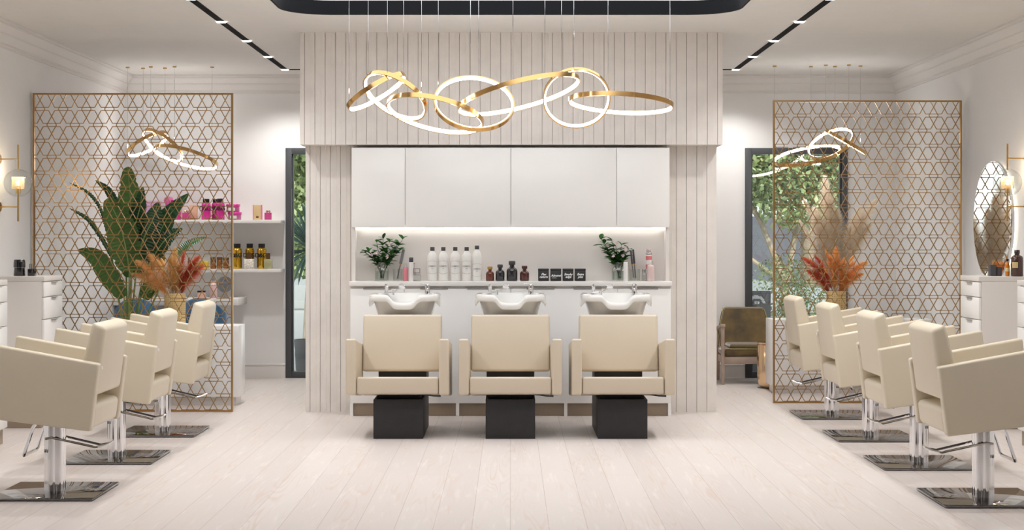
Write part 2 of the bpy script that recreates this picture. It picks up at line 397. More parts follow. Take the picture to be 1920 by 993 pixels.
# ---------------------------------------------------------------- gold lattice screens
def lattice_screen(name, x0, x1, y, ztop, label, flip=False):
    root = empty(name, ((x0 + x1) / 2, y, 0), label, 'room divider')
    W = x1 - x0; hw = W / 2; fw = .013
    m = MB()
    m.box(-hw, -.016, 0, -hw + fw, .016, ztop); m.box(hw - fw, -.016, 0, hw, .016, ztop)
    m.box(-hw + fw, -.016, ztop - fw, hw - fw, .016, ztop); m.box(-hw + fw, -.016, 0, hw - fw, .016, fw)
    m.build('frame', GOLD, root, smooth=False)
    u = 4.358e-4 * (1.6 / 1.602); P = 215 * u
    rows = 20; pitch = (ztop - 2 * fw + 60 * u * .9) / rows; s = pitch / (297 * u)
    top = ztop - fw
    lo, hi = -hw + fw, hw - fw
    zb0, zt0 = fw, ztop - fw
    m = MB()
    def seg(xa, za, xb, zb):
        # clip to the frame
        for _ in range(2):
            if xa > xb: xa, za, xb, zb = xb, zb, xa, za
            if xb <= lo or xa >= hi: return
            if xa < lo: za += (zb - za) * (lo - xa) / (xb - xa); xa = lo
            if xb > hi: zb += (za - zb) * (xb - hi) / (xb - xa); xb = hi
            if za > zb: xa, za, xb, zb = xb, zb, xa, za
            if zb <= zb0 or za >= zt0: return
            if za < zb0: xa += (xb - xa) * (zb0 - za) / (zb - za); za = zb0
            if zb > zt0: xb -= (xb - xa) * (zb - zt0) / (zb - za); zb = zt0
        m.bar((xa, za), (xb, zb), .0053, .012)
    nk = int(W / P) + 3
    for r in range(rows):
        zc = top - 118 * u * s - r * pitch
        h118 = 118 * u * s; h148 = 148.5 * u * s
        for k in range(-1, nk):
            c = lo + 100 * u + k * P
            gb = (k + r) % 2 == 1          # gap at the bottom side of this crossing
            sg = -1 if gb else 1           # z direction of the gap side
            for sx in (-1, 1):
                seg(c + sx * 57 * u, zc + sg * h118, c - sx * 90 * u, zc - sg * h148)
            # horizontals on the spanning side
            zz = zc - sg * h118
            seg(c - 158 * u, zz, c + 158 * u, zz + 1e-5)
    m.build('lattice', GOLD, root, smooth=False, clean=False)
    return root
lattice_screen('lattice_screen', -3.862, -2.245, 12.30, 2.576, 'gold star-and-hexagon lattice screen in front of the broad-leaved plant')
lattice_screen('lattice_screen', 2.238, 3.842, 12.95, 2.576, 'gold star-and-hexagon lattice screen in front of the tall beige pampas')

# ---------------------------------------------------------------- styling chairs
def make_chair(label, loc, rz):
    root = empty('salon_chair', loc, label, 'salon chair', None, rz)
    B(-.283, -.283, .004, .283, .283, .016, .004, 2).build('base_plate', PLATE, root)
    # lobed chrome column
    m = MB(); prof = []
    n = 72
    for z, s in ((.016, 1.0), (.40, 1.0)):
        prof.append([m.bm.verts.new((s * (.047 + .013 * abs(math.cos(2.5 * t))) * math.cos(t), s * (.047 + .013 * abs(math.cos(2.5 * t))) * math.sin(t), z)) for t in [2 * PI * k / n for k in range(n)]])
    for k in range(n): m.bm.faces.new((prof[0][k], prof[0][(k + 1) % n], prof[1][(k + 1) % n], prof[1][k]))
    m.bm.faces.new(prof[1]); m.bm.faces.new(prof[0][::-1])
    m.build('column', CHROME, root, ang=50)
    # pump lever behind the column: two rods joined at the tip
    L = [(.035, -.062, .305), (0, -.064, .310), (-.05, -.060, .300), (-.235, -.052, .258), (-.285, -.040, .268), (-.312, -.02, .280), (-.312, .02, .280), (-.285, .040, .268), (-.235, .052, .258), (-.05, .060, .300), (0, .064, .310), (.035, .062, .305)]
    MB().tube(L, .0065, 8).build('pump_lever', CHROME, root)
    Fp = [(.045, -.115, .43), (.085, -.12, .372), (.13, -.12, .235), (.138, -.108, .222), (.142, 0, .220), (.138, .108, .222), (.13, .12, .235), (.085, .12, .372), (.045, .115, .43)]
    MB().tube(Fp, .0095, 10).build('footrest', CHROME, root)
    MB().box(-.15, -.15, .393, .17, .15, .415, .004, M=Matrix.Rotation(-.125, 4, 'Y')).build('seat_bracket', BLACK, root)
    arm = [(-.325, .735), (-.280, .374), (.345, .453), (.300, .848)]
    for sy in (-1, 1):
        a, b = sy * .31, sy * .25
        MB().prism(arm, min(a, b), max(a, b), 'y', bev=.013, seg=4).build('armrest', LEATH, root, ang=60)
    seat = [(-.292, .510), (-.275, .378), (.34, .452), (.325, .592)]
    MB().prism(seat, -.249, .249, 'y', bev=.028, seg=4).build('seat', LEATH, root, ang=60)
    back = [(-.344, .926), (-.296, .556), (-.17, .572), (-.272, .957)]
    MB().prism(back, -.249, .249, 'y', bev=.024, seg=4).build('backrest', LEATH, root, ang=60)
    t = MB().box(-.3275, .243, .700, -.3245, .262, .718, .001); t.build('care_tag', mat('white_tag', (240, 240, 238), .5), root)
    return root
CH = 'cream salon chair on square chrome base, '
ch0 = make_chair(CH + 'first of the row of three, in front of the leafy plant', (-2.51, 8.38, 0), PI)
spots = [((-2.51, 9.69), PI, 'middle one of the row of three'),
         ((-2.51, 10.98), PI, 'end of the row of three, beside the gold lattice'),
         ((2.54, 8.17), 0, 'biggest of the row of four'),
         ((2.54, 9.45), 0, 'second of the row of four, counted from the biggest'),
         ((2.54, 10.73), 0, 'third of the row of four, one before the lattice'),
         ((2.54, 12.02), 0, 'smallest-looking of the row of four, by the lattice')]
tag(ch0, 'cream salon chair on chrome base, biggest of the row of three', group='salon chairs facing the mirrors')
for (x, y), rz, lab in spots:
    c = copy_tree(ch0); c.location = (x, y, 0); c.rotation_euler.z = rz; c['label'] = 'cream salon chair on chrome base, ' + lab

# ---------------------------------------------------------------- wash units
def make_wash(x, label):
    root = empty('wash_unit', (x, 10.63, 0), label, 'shampoo chair')
    root['group'] = 'wash units in front of the base cabinet'
    bw = .1735
    m = MB()
    m.box(-bw, 0, 0, bw, .02, .275, .002); m.box(-bw, .02, 0, -bw + .02, .75, .275, .002); m.box(bw - .02, .02, 0, bw, .75, .275, .002)
    m.box(-bw + .02, .02, .0, bw - .02, .75, .235)
    m.build('base', BLACKWOOD, root)
    MB().prism([(-.165, .235), (.165, .235), (.135, .33), (-.135, .33)], .10, .40, 'y').build('neck', BLACKWOOD, root)
    MB().box(-bw, .42, .235, bw, .75, .80, .003).build('support_column', BLACKWOOD, root)
    R = Matrix.Rotation(-.12, 4, 'X')
    # armrests: slabs leaning back (lower towards the basin)
    for s in (-1, 1):
        a, b = s * .360, s * .288
        MB().prism([(-.08, .705), (-.075, .313), (.455, .256), (.46, .635)], min(a, b), max(a, b), 'x', bev=.016, seg=4).build('armrest', LEATH2, root, ang=60)
    MB().prism([(-.068, .440), (-.062, .318), (.40, .262), (.40, .385)], -.286, .286, 'x', bev=.018, seg=4).build('seat', LEATH2, root, ang=60)
    MB().prism([(.345, .443), (.430, .850), (.515, .832), (.455, .430)], -.286, .286, 'x', bev=.02, seg=4).build('backrest', LEATH2, root, ang=60)
    MB().tube([(.12, .02, .315), (.20, -.03, .312), (.25, -.045, .306), (.30, -.05, .304)], .006, 8).build('recline_lever', BLACK, root)
    # basin
    cy, hx, hy = .735, .262, .245
    def rim_z(x, y):
        # neck notch at the front
        k = max(0., min(1., (-(y) - .03) / .12)); k = k * k * (3 - 2 * k)
        g = math.exp(-(x / .098) ** 6)
        return -.058 * k * g
    def ring(ax, ay, z, notch=1., sq=.5, droop=0., n=112, off=0.):
        out = []
        e_ = 1 - sq; dense = [2 * PI * q / 1440 for q in range(1441)]; acc = [0.]
        pt = [(ax * math.copysign(abs(math.cos(q)) ** e_, math.cos(q)), ay * math.copysign(abs(math.sin(q)) ** e_, math.sin(q))) for q in dense]
        for q in range(1440): acc.append(acc[-1] + math.hypot(pt[q + 1][0] - pt[q][0], pt[q + 1][1] - pt[q][1]))
        j = 0
        for k in range(n):
            while acc[j] < acc[-1] * k / n: j += 1
            t = dense[j]; c, d = math.cos(t), math.sin(t)
            x = ax * math.copysign(abs(c) ** e_, c); y = ay * math.copysign(abs(d) ** e_, d) + off
            zz = z + rim_z(x, y) * notch
            if droop: zz -= droop * max(0, (abs(x) / ax - .86) / .14) ** 1.3
            out.append(m.bm.verts.new((x, cy + y, zz)))
        return out
    m = MB()
    rings = [ring(.180, .150, .795, 0), ring(.203, .180, .84, 0), ring(.228, .205, .93, .75), ring(.236, .215, .952, .95),
             ring(.240, .222, .948, 1), ring(.262, .243, .938, 1, droop=.045), ring(.2655, .247, .948, 1, droop=.03), ring(.262, .243, .980, 1), ring(.25, .231, .990, 1), ring(.226, .206, .987, 1),
             ring(.216, .196, .975, 1), ring(.195, .165, .90, .7), ring(.13, .11, .845, 0), ring(.03, .03, .835, 0)]
    n = 112
    for A_, B_ in zip(rings, rings[1:]):
        for k in range(n): m.bm.faces.new((A_[k], A_[(k + 1) % n], B_[(k + 1) % n], B_[k]))
    m.bm.faces.new(rings[0][::-1]); m.bm.faces.new(rings[-1])
    bs = m.build('basin', PORC, root, ang=70)
    # taps
    t = MB().lathe([(.020, .985), (.020, .992), (.013, .996), (.013, 1.03), (.016, 1.035), (.012, 1.045), (.014, 1.052), (.004, 1.058)], -.155, .90, 0, 16)
    t.tube([(-.155, .90, 1.04), (-.155, .86, 1.05), (-.15, .82, 1.045)], .007, 8)
    t.build('tap', CHROME, bs)
    t = MB().lathe([(.019, .975), (.019, 1.045), (.016, 1.052)], .155, .90, 0, 16)
    t.box(.10, .893, 1.052, .172, .907, 1.058, .002, M=None); t.tube([(.155, .90, 1.02), (.155, .85, 1.01)], .009, 8)
    t.build('mixer', CHROME, bs)
    t = MB().lathe([(.010, .975), (.010, 1.0), (.013, 1.004), (.006, 1.01)], -.10, .87, 0, 12)
    t.tube([(-.155, .885, .992), (-.10, .87, .995), (-.085, .86, 1.0), (-.065, .85, 1.015), (-.04, .845, 1.035)], .006, 8)
    d = bmesh.new(); bmesh.ops.create_cone(d, cap_ends=True, segments=24, radius1=.027, radius2=.022, depth=.014)
    t.add(d, Matrix.Translation((-.035, .838, 1.035)) @ Matrix.Rotation(PI / 2 + .15, 4, 'X'))
    t.build('hand_shower', CHROME, bs)
    return root
w0 = make_wash(-.785, 'beige wash unit under the jar of leaves and the pink bottle')
for x, lab in ((0., 'beige wash unit in the middle, below the brown apothecary bottles'), (.785, 'beige wash unit under the jar of white blossom')):
    c = copy_tree(w0); c.location.x = x; c['label'] = lab

# ---------------------------------------------------------------- ring chandeliers
def ring_tree(cx, cy_, a, b, ang, sc_, top_near, h=.032, led_w=.022):
    """centre and semi axes measured on the photograph in pixels at the scale sc_ (px per m); returns (centre, radius, matrix)"""
    R = a / sc_; g = math.asin(min(.99, b / a)); ph = math.radians(ang)
    u = Vector((math.cos(ph), 0, math.sin(ph))); w = Vector((-math.sin(ph), 0, math.cos(ph)))   # w: up in the picture
    v = w * math.sin(g) + Vector((0, -1 if top_near else 1, 0)) * math.cos(g)
    nrm = u.cross(v).normalized()
    M = Matrix((u, v, nrm)).transposed().to_4x4()
    return R, M
def add_ring(root, cx, cz, cyo, R, M, hb=.016):
    n = 96
    M = Matrix.Translation((cx, cyo, cz)) @ M
    m = MB(); ro, ri = R, R - .010
    sec = [(ro, -hb), (ro, hb), (ri, hb), (ri, -hb)]
    V = [[m.bm.verts.new(M @ Vector((r * math.cos(2 * PI * k / n), r * math.sin(2 * PI * k / n), z))) for r, z in sec] for k in range(n)]
    for k in range(n):
        A_, B_ = V[k], V[(k + 1) % n]
        for j in range(4): m.bm.faces.new((A_[j], A_[(j + 1) % 4], B_[(j + 1) % 4], B_[j]))
    rg = m.build('ring', GOLDP, root, ang=30)
    m = MB(); sec = [(ri + .001, -hb * .8), (ri - .006, -hb * .75), (ri - .010, 0), (ri - .006, hb * .75), (ri + .001, hb * .8)]
    V = [[m.bm.verts.new(M @ Vector((r * math.cos(2 * PI * k / n), r * math.sin(2 * PI * k / n), z))) for r, z in sec] for k in range(n)]
    for k in range(n):
        A_, B_ = V[k], V[(k + 1) % n]
        for j in range(4): m.bm.faces.new((A_[j], A_[j + 1], B_[j + 1], B_[j]))
    m.build('light_band', LED, rg, ang=60)
    return M
def near_point(Ms, x):
    """height at which a wire at x reaches the nearest ring"""
    best = None
    for M, R in Ms:
        for k in range(180):
            t = 2 * PI * k / 180
            p = M @ Vector(((R - .005) * math.cos(t), (R - .005) * math.sin(t), 0))
            d = abs(p.x - x)
            if d < .012 and (best is None or p.z > best.z): best = p
    return best
CY = 10.3; S = F / CY
ch = empty('ring_chandelier', (0, CY, ZC + .25), 'long chandelier of seven tangled gold light rings above the wash units', 'chandelier')
RINGS = [(706, 172, 63, 6, 31, True), (741, 180, 66, 30, -28, True), (816, 214, 93, 24, -11.5, True), (889, 193, 76, 54, -8, False),
         (973, 178, 118, 15, 14, True), (1081, 184, 63.5, 52, 0, True), (1164, 194, 99, 9, -4, True)]
def chandelier(root, rings, wires, S, depth_off, zref, yc):
    Ms = []
    for i, (cx, cy_, a, b, ang, tn) in enumerate(rings):
        R, M = ring_tree(cx, cy_, a, b, ang, S, tn)
        X = (cx - VX) / S - depth_off[0]; Z = H - (cy_ - VY) / S - zref
        Mw = add_ring(root, X, Z, 0., R, M); Ms.append((Mw, R))
    for px in wires:
        x = (px - VX) / S - depth_off[0]; p = near_point(Ms, x)
        if p is None:
            cands = [(abs(abs(M.translation.x - x) - R), M, R) for M, R in Ms]
            p = Vector((x, 0, min(cands, key=lambda q: q[0])[1].translation.z))
        MB().tube([(p.x, p.y, 0), (p.x, p.y, p.z)], .0016, 6).build('wire', CHROME, root)
        if yc: MB().lathe([(.018, -.012), (.018, 0)], p.x, p.y, 0, 12).build('ceiling_rose', BRASS, root)
chandelier(ch, RINGS, [654, 689, 732, 757, 795, 818, 883, 899, 962, 1018, 1050, 1072, 1142, 1254], S, (0, 0), ZC + .25, False)
# smaller three-ring pendants in the side bays; same fitting as the first three rings of the long one
Y2 = 14.65; S2 = F / Y2
cx2 = gx(322, Y2)
R3 = [(277, 270, 43, 6, 30, True), (305, 273, 45, 20, -32, True), (348, 295, 62, 15, -13, True)]
pl = empty('ring_pendant', (cx2, Y2, ZC), 'three-ring gold pendant light seen above the broad-leaved plant', 'pendant light', 'three-ring pendants in the side bays')
chandelier(pl, R3, [243, 268, 292, 312, 336, 405], S2, (cx2, 0), ZC, True)
p2 = copy_tree(pl); p2.location = (gx(1540, 14.3), 14.3, ZC); p2.rotation_euler.z = PI
p2['label'] = 'three-ring gold pendant light seen in front of the garden window'

# ---------------------------------------------------------------- black track with spots
TXR = 2.185
tr = empty('track_light', (0, 0, ZC), 'black rectangular ceiling track studded with small bright spots', 'track light')
m = MB()
for x in (-TXR, TXR): m.box(x - .027, 5.9, -.004, x + .027, 14.78, .0)
for y in (5.9, 14.75): m.box(-TXR, y - .027, -.004, TXR, y + .027, .0)
m.build('rail', mat('track_black', (8, 8, 9), .8, spec=.1), tr, smooth=False)
sy = [11.49 + (i - 6) * 1.115 for i in range(9)] + [14.72]
for x in (-TXR, TXR):
    for y in [7.06 + 1.107 * i for i in range(7)] + [14.74]:
        MB().lathe([(.036, -.008), (.036, -.003)], x, y, 0, 20).build('spot_lens', SPOT, tr, smooth=False)
        l = bpy.data.lights.new('spot_beam', 'SPOT'); l.energy = 66; l.spot_size = math.radians(125); l.spot_blend = .8; l.shadow_soft_size = .05; l.color = (1, .975, .95)
        lo_ = bpy.data.objects.new('spot_beam', l); COL.objects.link(lo_); lo_.location = (x, y, ZC - .03)

# ---------------------------------------------------------------- mirrors, sconces, drawer cabinets
def wall_mirror(side, y, label):
    root = empty('wall_mirror', (side * XW, y, 1.53), label, 'mirror')
    d = bmesh.new(); bmesh.ops.create_cone(d, cap_ends=True, segments=96, radius1=.485, radius2=.485, depth=.02)
    m = MB(); m.add(d, Matrix.Translation((-side * .042, 0, 0)) @ Matrix.Rotation(PI / 2, 4, 'Y')); m.build('rim', CHROME, root, ang=40)
    d = bmesh.new(); bmesh.ops.create_cone(d, cap_ends=True, segments=96, radius1=.474, radius2=.474, depth=.004)
    m = MB(); m.add(d, Matrix.Translation((-side * .0535, 0, 0)) @ Matrix.Rotation(PI / 2, 4, 'Y')); m.build('mirror_glass', MIRROR, root, ang=40)
    m = MB(); n = 96
    V = [[m.bm.verts.new((-side * x_, .44 * math.cos(2 * PI * k / n), .44 * math.sin(2 * PI * k / n))) for x_ in (.004, .031)] for k in range(n)]
    for k in range(n): m.bm.faces.new((V[k][0], V[(k + 1) % n][0], V[(k + 1) % n][1], V[k][1]))
    m.build('glow_band', emis_mat('mirror_backlight', (255, 244, 228), 5.0), root)
wall_mirror(1, 12.08, 'round backlit mirror beside the globe lamp and the amber bottles')
wall_mirror(-1, 10.78, 'round mirror beside the wall lamp, just its rim showing')
def sconce(side, y, label):
    root = empty('wall_lamp', (side * XW, y, 1.82), label, 'wall lamp', None, 0 if side > 0 else PI)
    for z in (.18, -.18):
        d = bmesh.new(); bmesh.ops.create_cone(d, cap_ends=True, segments=24, radius1=.036, radius2=.036, depth=.02)
        m = MB(); m.add(d, Matrix.Translation((-.011, 0, z)) @ Matrix.Rotation(PI / 2, 4, 'Y'))
        for q in (.018, -.018): m.tube([(-.02, 0, z + q), (-.025, 0, z + q)], .005, 8)
        m.build('wall_plate', BRASS, root, ang=40)
        MB().tube([(-.02, 0, z), (-.155, 0, z)], .0055, 8).build('arm', BRASS, root)
    MB().tube([(-.155, 0, .29), (-.155, 0, .095)], .007, 10).build('rod', BRASS, root)
    MB().tube([(-.155, 0, -.07), (-.155, 0, -.29)], .007, 10).build('rod', BRASS, root)
    pr = [(.105 * math.sin(PI * k / 24), -.105 * math.cos(PI * k / 24)) for k in range(2, 24)] + [(.002, .105)]
    MB().lathe(pr, -.155, 0, 0, 40).build('globe', CLEAR, root)
    # perforated shade: ring of thin upright wires and hoops
    m = MB(); r = .045
    for k in range(40):
        a = 2 * PI * k / 40; m.tube([(-.155 + r * math.cos(a), r * math.sin(a), -.042), (-.155 + r * math.cos(a), r * math.sin(a), .045)], .0012, 4)
    for j in range(10):
        z = -.042 + .087 * j / 9; m.tube([(-.155 + r * math.cos(2 * PI * k / 32), r * math.sin(2 * PI * k / 32), z) for k in range(32)], .0012, 4, closed=True)
    m.build('mesh_shade', mat('pale_mesh', (236, 214, 176), .5, .3), root)
    MB().lathe([(.020, -.08), (.020, -.02), (.012, -.014)], -.155, 0, 0, 16).build('socket', BRASS, root)
    MB().lathe([(.008, -.014), (.012, .003), (.011, .014), (.005, .024), (.001, .028)], -.155, 0, 0, 16).build('bulb', LEDWARM, root)
    l = bpy.data.lights.new('lamp_glow', 'POINT'); l.energy = 3; l.color = (1, .8, .56); l.shadow_soft_size = .03
    lo_ = bpy.data.objects.new('lamp_glow', l); COL.objects.link(lo_); lo_.location = (side * (XW - .155), y, 1.87)
sconce(-1, 11.50, 'brass wall lamp with clear globe beside the lattice in front of the plant')
sconce(1, 11.39, 'brass wall lamp with clear globe in front of the round mirror')

def drawer_cabinet(side, y0, y1, label):
    root = empty('drawer_cabinet', (side * XW, (y0 + y1) / 2, 0), label, 'drawer cabinet')
    hy = (y1 - y0) / 2; D = .44
    s = -side
    def bx(a, b, *r, **k):
        a, b = s * a, s * b
        return MB().box(min(a, b), r[0], r[1], max(a, b), r[2], r[3], **k)
    bx(.004, D - .02, -hy, .10, hy, 1.083, bev=.001).build('body', LACQM, root)
    bx(.004, D, -hy, 1.084, hy, 1.12, bev=.002).build('top', LACQM, root)
    bx(.02, D - .03, -hy + .01, 0, hy - .01, .099).build('plinth', TAUPE, root)
    z = 1.080
    for h in (.113, .165, .345, .350):
        d = bx(D - .019, D, -hy + .003, z - h + .003, hy - .003, z - .003, bev=.004).build('drawer', LACQ, root)
        bx(D - .004, D + .014, -.07, z - .008, .07, z - .005, bev=.001).build('handle', MATS['satin_nickel'], d)
        z -= h
drawer_cabinet(-1, 11.22, 11.68, 'white drawer cabinet carrying the stacked black pots, beside the lattice')
drawer_cabinet(-1, 9.94, 10.40, 'white drawer cabinet beside the biggest chair of the row of three')
drawer_cabinet(1, 11.16, 11.62, 'white drawer cabinet carrying amber bottles below the round mirror')
drawer_cabinet(1, 9.86, 10.32, 'white drawer cabinet beside the biggest chair of the row of four')

# ---------------------------------------------------------------- small objects
def simple(name, prof, m_, x, y, z, label, cat, group=None, sq=0., sx=1., sy=1., seg=24, rz=0., parts=()):
    root = empty(name, (x, y, z), label, cat, group, rz)
    MB().lathe(prof, 0, 0, 0, seg, sx, sy, sq).build('body', m_, root, ang=45)
    for pn, pp, pm in parts: MB().lathe(pp, 0, 0, 0, seg, sx, sy, sq if pn == 'label_band' else 0).build(pn, pm, root, ang=45)
    return root
CTY = 12.13
WHITEB = mat('white_bottle', (232, 230, 226), .35)
CAPD = mat('charcoal_cap', (58, 58, 60), .45)
GREYT = mat('grey_print', (120, 118, 116), .6)
for i, px in enumerate((810.7, 831.3, 853.6, 875, 894.3)):
    x = gx(px, CTY); tall = .012 if i == 4 else 0
    r = .0395
    root = empty('cosmetic_bottle', (x, CTY, CT), ('white dark-capped bottle, %s of the row of five' % ['first, beside the square perfume', 'second', 'middle one', 'fourth', 'last and tallest']
      [i]), 'bottle', 'white bottles in a row on the worktop')
    MB().lathe([(r * .93, 0), (r, .005), (r, .185), (r * .9, .205), (r * .62, .225 + tall), (r * .45, .232 + tall), (r * .45, .240 + tall)], 0, 0, 0, 32).build('body', WHITEB, root, ang=50)
    MB().lathe([(.0175, .240 + tall), (.0175, .268 + tall), (.016, .270 + tall)], 0, 0, 0, 24).build('cap', CAPD, root, ang=50)
    dz = -.022 if i == 4 else 0
    text('lettering', 'COSMETIC', .0125, GREYT, root, (0, -r - .0006, .118 + dz), bold=.0001)
    text('small_print', 'care', .008, GREYT, root, (0, -r - .0006, .101 + dz))
    m = MB()
    for zz, sg in ((.152, 1), (.066, -1)):
        pts = []
        for k in range(21):
            a = -PI / 2 + (k - 10) / 10 * 1.15; t = abs(k - 10) / 10
            pts.append(((r + .0004) * math.cos(a), (r + .0004) * math.sin(a), zz + dz + sg * (.009 * (1 - t ** 1.2) - .002 * (t > .8))))
        m.tube(pts, .0006, 4)
    m.build('label_outline', GREYT, root)

def apothecary(px, w, h, m_, capm, label, knob=False):
    x = gx(px, CTY); r = w / 2
    root = empty('apothecary_bottle', (x, CTY, CT), label, 'bottle', 'apothecary bottles on the worktop')
    b = h * .62
    MB().lathe([(r * .92, 0), (r, .004), (r, b * .80), (r * .9, b * .95), (r * .55, b * 1.08), (r * .42, b * 1.12), (r * .42, h * .80)], 0, 0, 0, 28).build('body', m_, root, ang=50)
    MB().lathe([(r * .58, h * .80), (r * .62, h * .83), (r * .62, h * .97), (r * .5, h)], 0, 0, 0, 24).build('stopper', capm, root, ang=50)
AMB = mat('amber_glass', (98, 44, 28), .12, coat=.6); DKG = mat('smoked_glass', (40, 38, 42), .1, coat=.6); RDG = mat('oxblood_glass', (74, 28, 26), .12, coat=.6)
apothecary(918.7, .066, .115, AMB, mat('ochre_cap', (166, 124, 52), .4), 'small amber apothecary bottle with ochre stopper beside the white bottles')
apothecary(937.7, .072, .132, DKG, CAPD, 'smoked-glass apothecary bottle between the amber one and the tallest')
apothecary(960, .088, .160, DKG, CAPD, 'tallest and darkest of the four apothecary bottles')
apothecary(983.5, .074, .122, RDG, RDG, 'oxblood apothecary bottle beside the black square jars')

JB = mat('black_card', (38, 38, 40), .55); WT = mat('white_script', (235, 235, 235), .6)
for px, tx, lab in ((1019, 'Flax\nnature', 'black square canister with two-line white script, beside the oxblood bottle'), (1042, 'Almond', 'black square canister with one underlined script word'),
                    (1065, 'Smoky\nedge', 'black square canister third in the row of four'), (1087.7, 'Extra\nplus', 'black square canister at the flower jar end of the row')):
    root = empty('canister', (gx(px, CTY), CTY, CT), lab, 'canister', 'black canisters with white script')
    B(-.042, -.042, 0, .042, .042, .083, .004).build('body', JB, root)
    B(-.043, -.043, .0835, .043, .043, .098, .003).build('lid', JB, root)
    text('script', tx, .024, WT, root, (0, -.0428, .043), shear=.35, bold=.0007)
    if tx == 'Almond': B(-.03, -.0434, .024, .005, -.042, .027).build('underline', WT, root)

LEAFG = [mat('leaf_green', (58, 108, 46), .45, noise=.2, nscale=20, translu=.3), mat('leaf_dark', (34, 72, 34), .4, noise=.2, nscale=20, translu=.3)]
BLOSS = mat('blossom', (245, 226, 230), .6)
def leaf_mesh(m, base, d, up, ln, wd, bend=.25, n=5):
    """one pointed leaf"""
    d = Vector(d).normalized(); up = Vector(up); side = d.cross(up)
    if side.length < .01: side = Vector((1, 0, 0))
    side.normalize(); nn = side.cross(d).normalized(); base = Vector(base)
    prev = None
    for i in range(n + 1):
        t = i / n; c = base + d * (ln * t) - nn * (bend * ln * t * t)
        w = wd / 2 * math.sin(PI * min(1, t * .92 + .05)) ** .8 if i < n else .0005
        L_ = m.bm.verts.new(c + side * w + nn * (w * .35)); C_ = m.bm.verts.new(c); R_ = m.bm.verts.new(c - side * w + nn * (w * .35))
        if prev: m.bm.faces.new((prev[0], L_, C_, prev[1])); m.bm.faces.new((prev[1], C_, R_, prev[2]))
        prev = (L_, C_, R_)
def flower_jar(px, lab, sprigs, flowers, seed):
    rnd = random.Random(seed); x0 = gx(px, CTY)
    root = empty('flower_jar', (x0, CTY, CT), lab, 'flower jar')
    r = .056
    MB().lathe([(r * .9, 0), (r, .006), (r, .085), (r * .93, .10), (r * .66, .118), (r * .66, .128), (r * .72, .150), (r * .68, .150), (r * .62, .128), (r * .60, .118), (r * .88, .098), (r * .95, .085), (r * .94, .010)], 0, 0, 0, 32).build('jar', CLEAR, root)
    MB().lathe([(r * .90, .011), (r * .935, .013), (r * .935, .080)], 0, 0, 0, 32).build('water', glass_mat('water_tint', (236, 241, 238), .1), root)
    st = MB(); lf = MB(); lf2 = MB()
    for (tx, tz) in sprigs:
        ty = rnd.uniform(-.03, .03)
        P0 = Vector((rnd.uniform(-.02, .02), rnd.uniform(-.02, .02), .02)); P1 = Vector((tx * .25, ty * .3, .15)); P2 = Vector((tx, ty, tz))
        pts = [P0.lerp(P1, t).lerp(P1.lerp(P2, t), t) for t in [i / 7 for i in range(8)]]
        st.tube(pts, .0018, 5)
        for i in range(3, 8):
            p = pts[i]
            for k in range(3):
                a = rnd.uniform(0, 2 * PI); dd = (pts[i] - pts[i - 1]).normalized()
                d = dd * .5 + Vector((math.cos(a), math.sin(a) * .7, rnd.uniform(-.3, .6)))
                leaf_mesh(lf if rnd.random() < .6 else lf2, p, d, (0, 0, 1), rnd.uniform(.046, .070), rnd.uniform(.028, .042), .2, 4)
    st.build('stem', LEAFG[1], root); lf.build('foliage', LEAFG[0], root, clean=False); lf2.build('dark_foliage', LEAFG[1], root, clean=False)
    for fx, fz in flowers:
        fl = MB(); c = Vector((fx, -.045 + rnd.uniform(-.01, .01), fz))
        for k in range(16):
            a = rnd.uniform(0, 2 * PI); b_ = rnd.uniform(-.4, 1.2)
            leaf_mesh(fl, c, (math.cos(a) * math.cos(b_), -abs(math.sin(b_)) - .2, math.sin(a)), (0, 0, 1), .017, .012, .1, 3)
        fl.build('blossom', BLOSS, root, clean=False)
k = CTY / F
def rel(px0, pts): return [((a - px0) * k, (525 - b) * k) for a, b in pts]
flower_jar(716, 'glass jar of green sprigs and pink blossom beside the pink bottle', rel(716, [(692, 470), (706, 452), (718, 446), (730, 452), (745, 458), (755, 447), (750, 468), (700, 482), (722, 470), (735, 474), (686, 472)]), rel(716, [(698, 476), (731, 457), (708, 472), (727, 480)]), 3)
flower_jar(1160, 'glass jar of dark green sprigs and white blossom beside the combs', rel(1160, [(1127, 447), (1133, 455), (1147, 450), (1140, 468), (1155, 460), (1165, 458), (1178, 466), (1175, 480), (1150, 478), (1163, 474), (1128, 458)]), rel(1160, [(1155, 455), (1149, 478), (1167, 477), (1172, 464)]), 5)

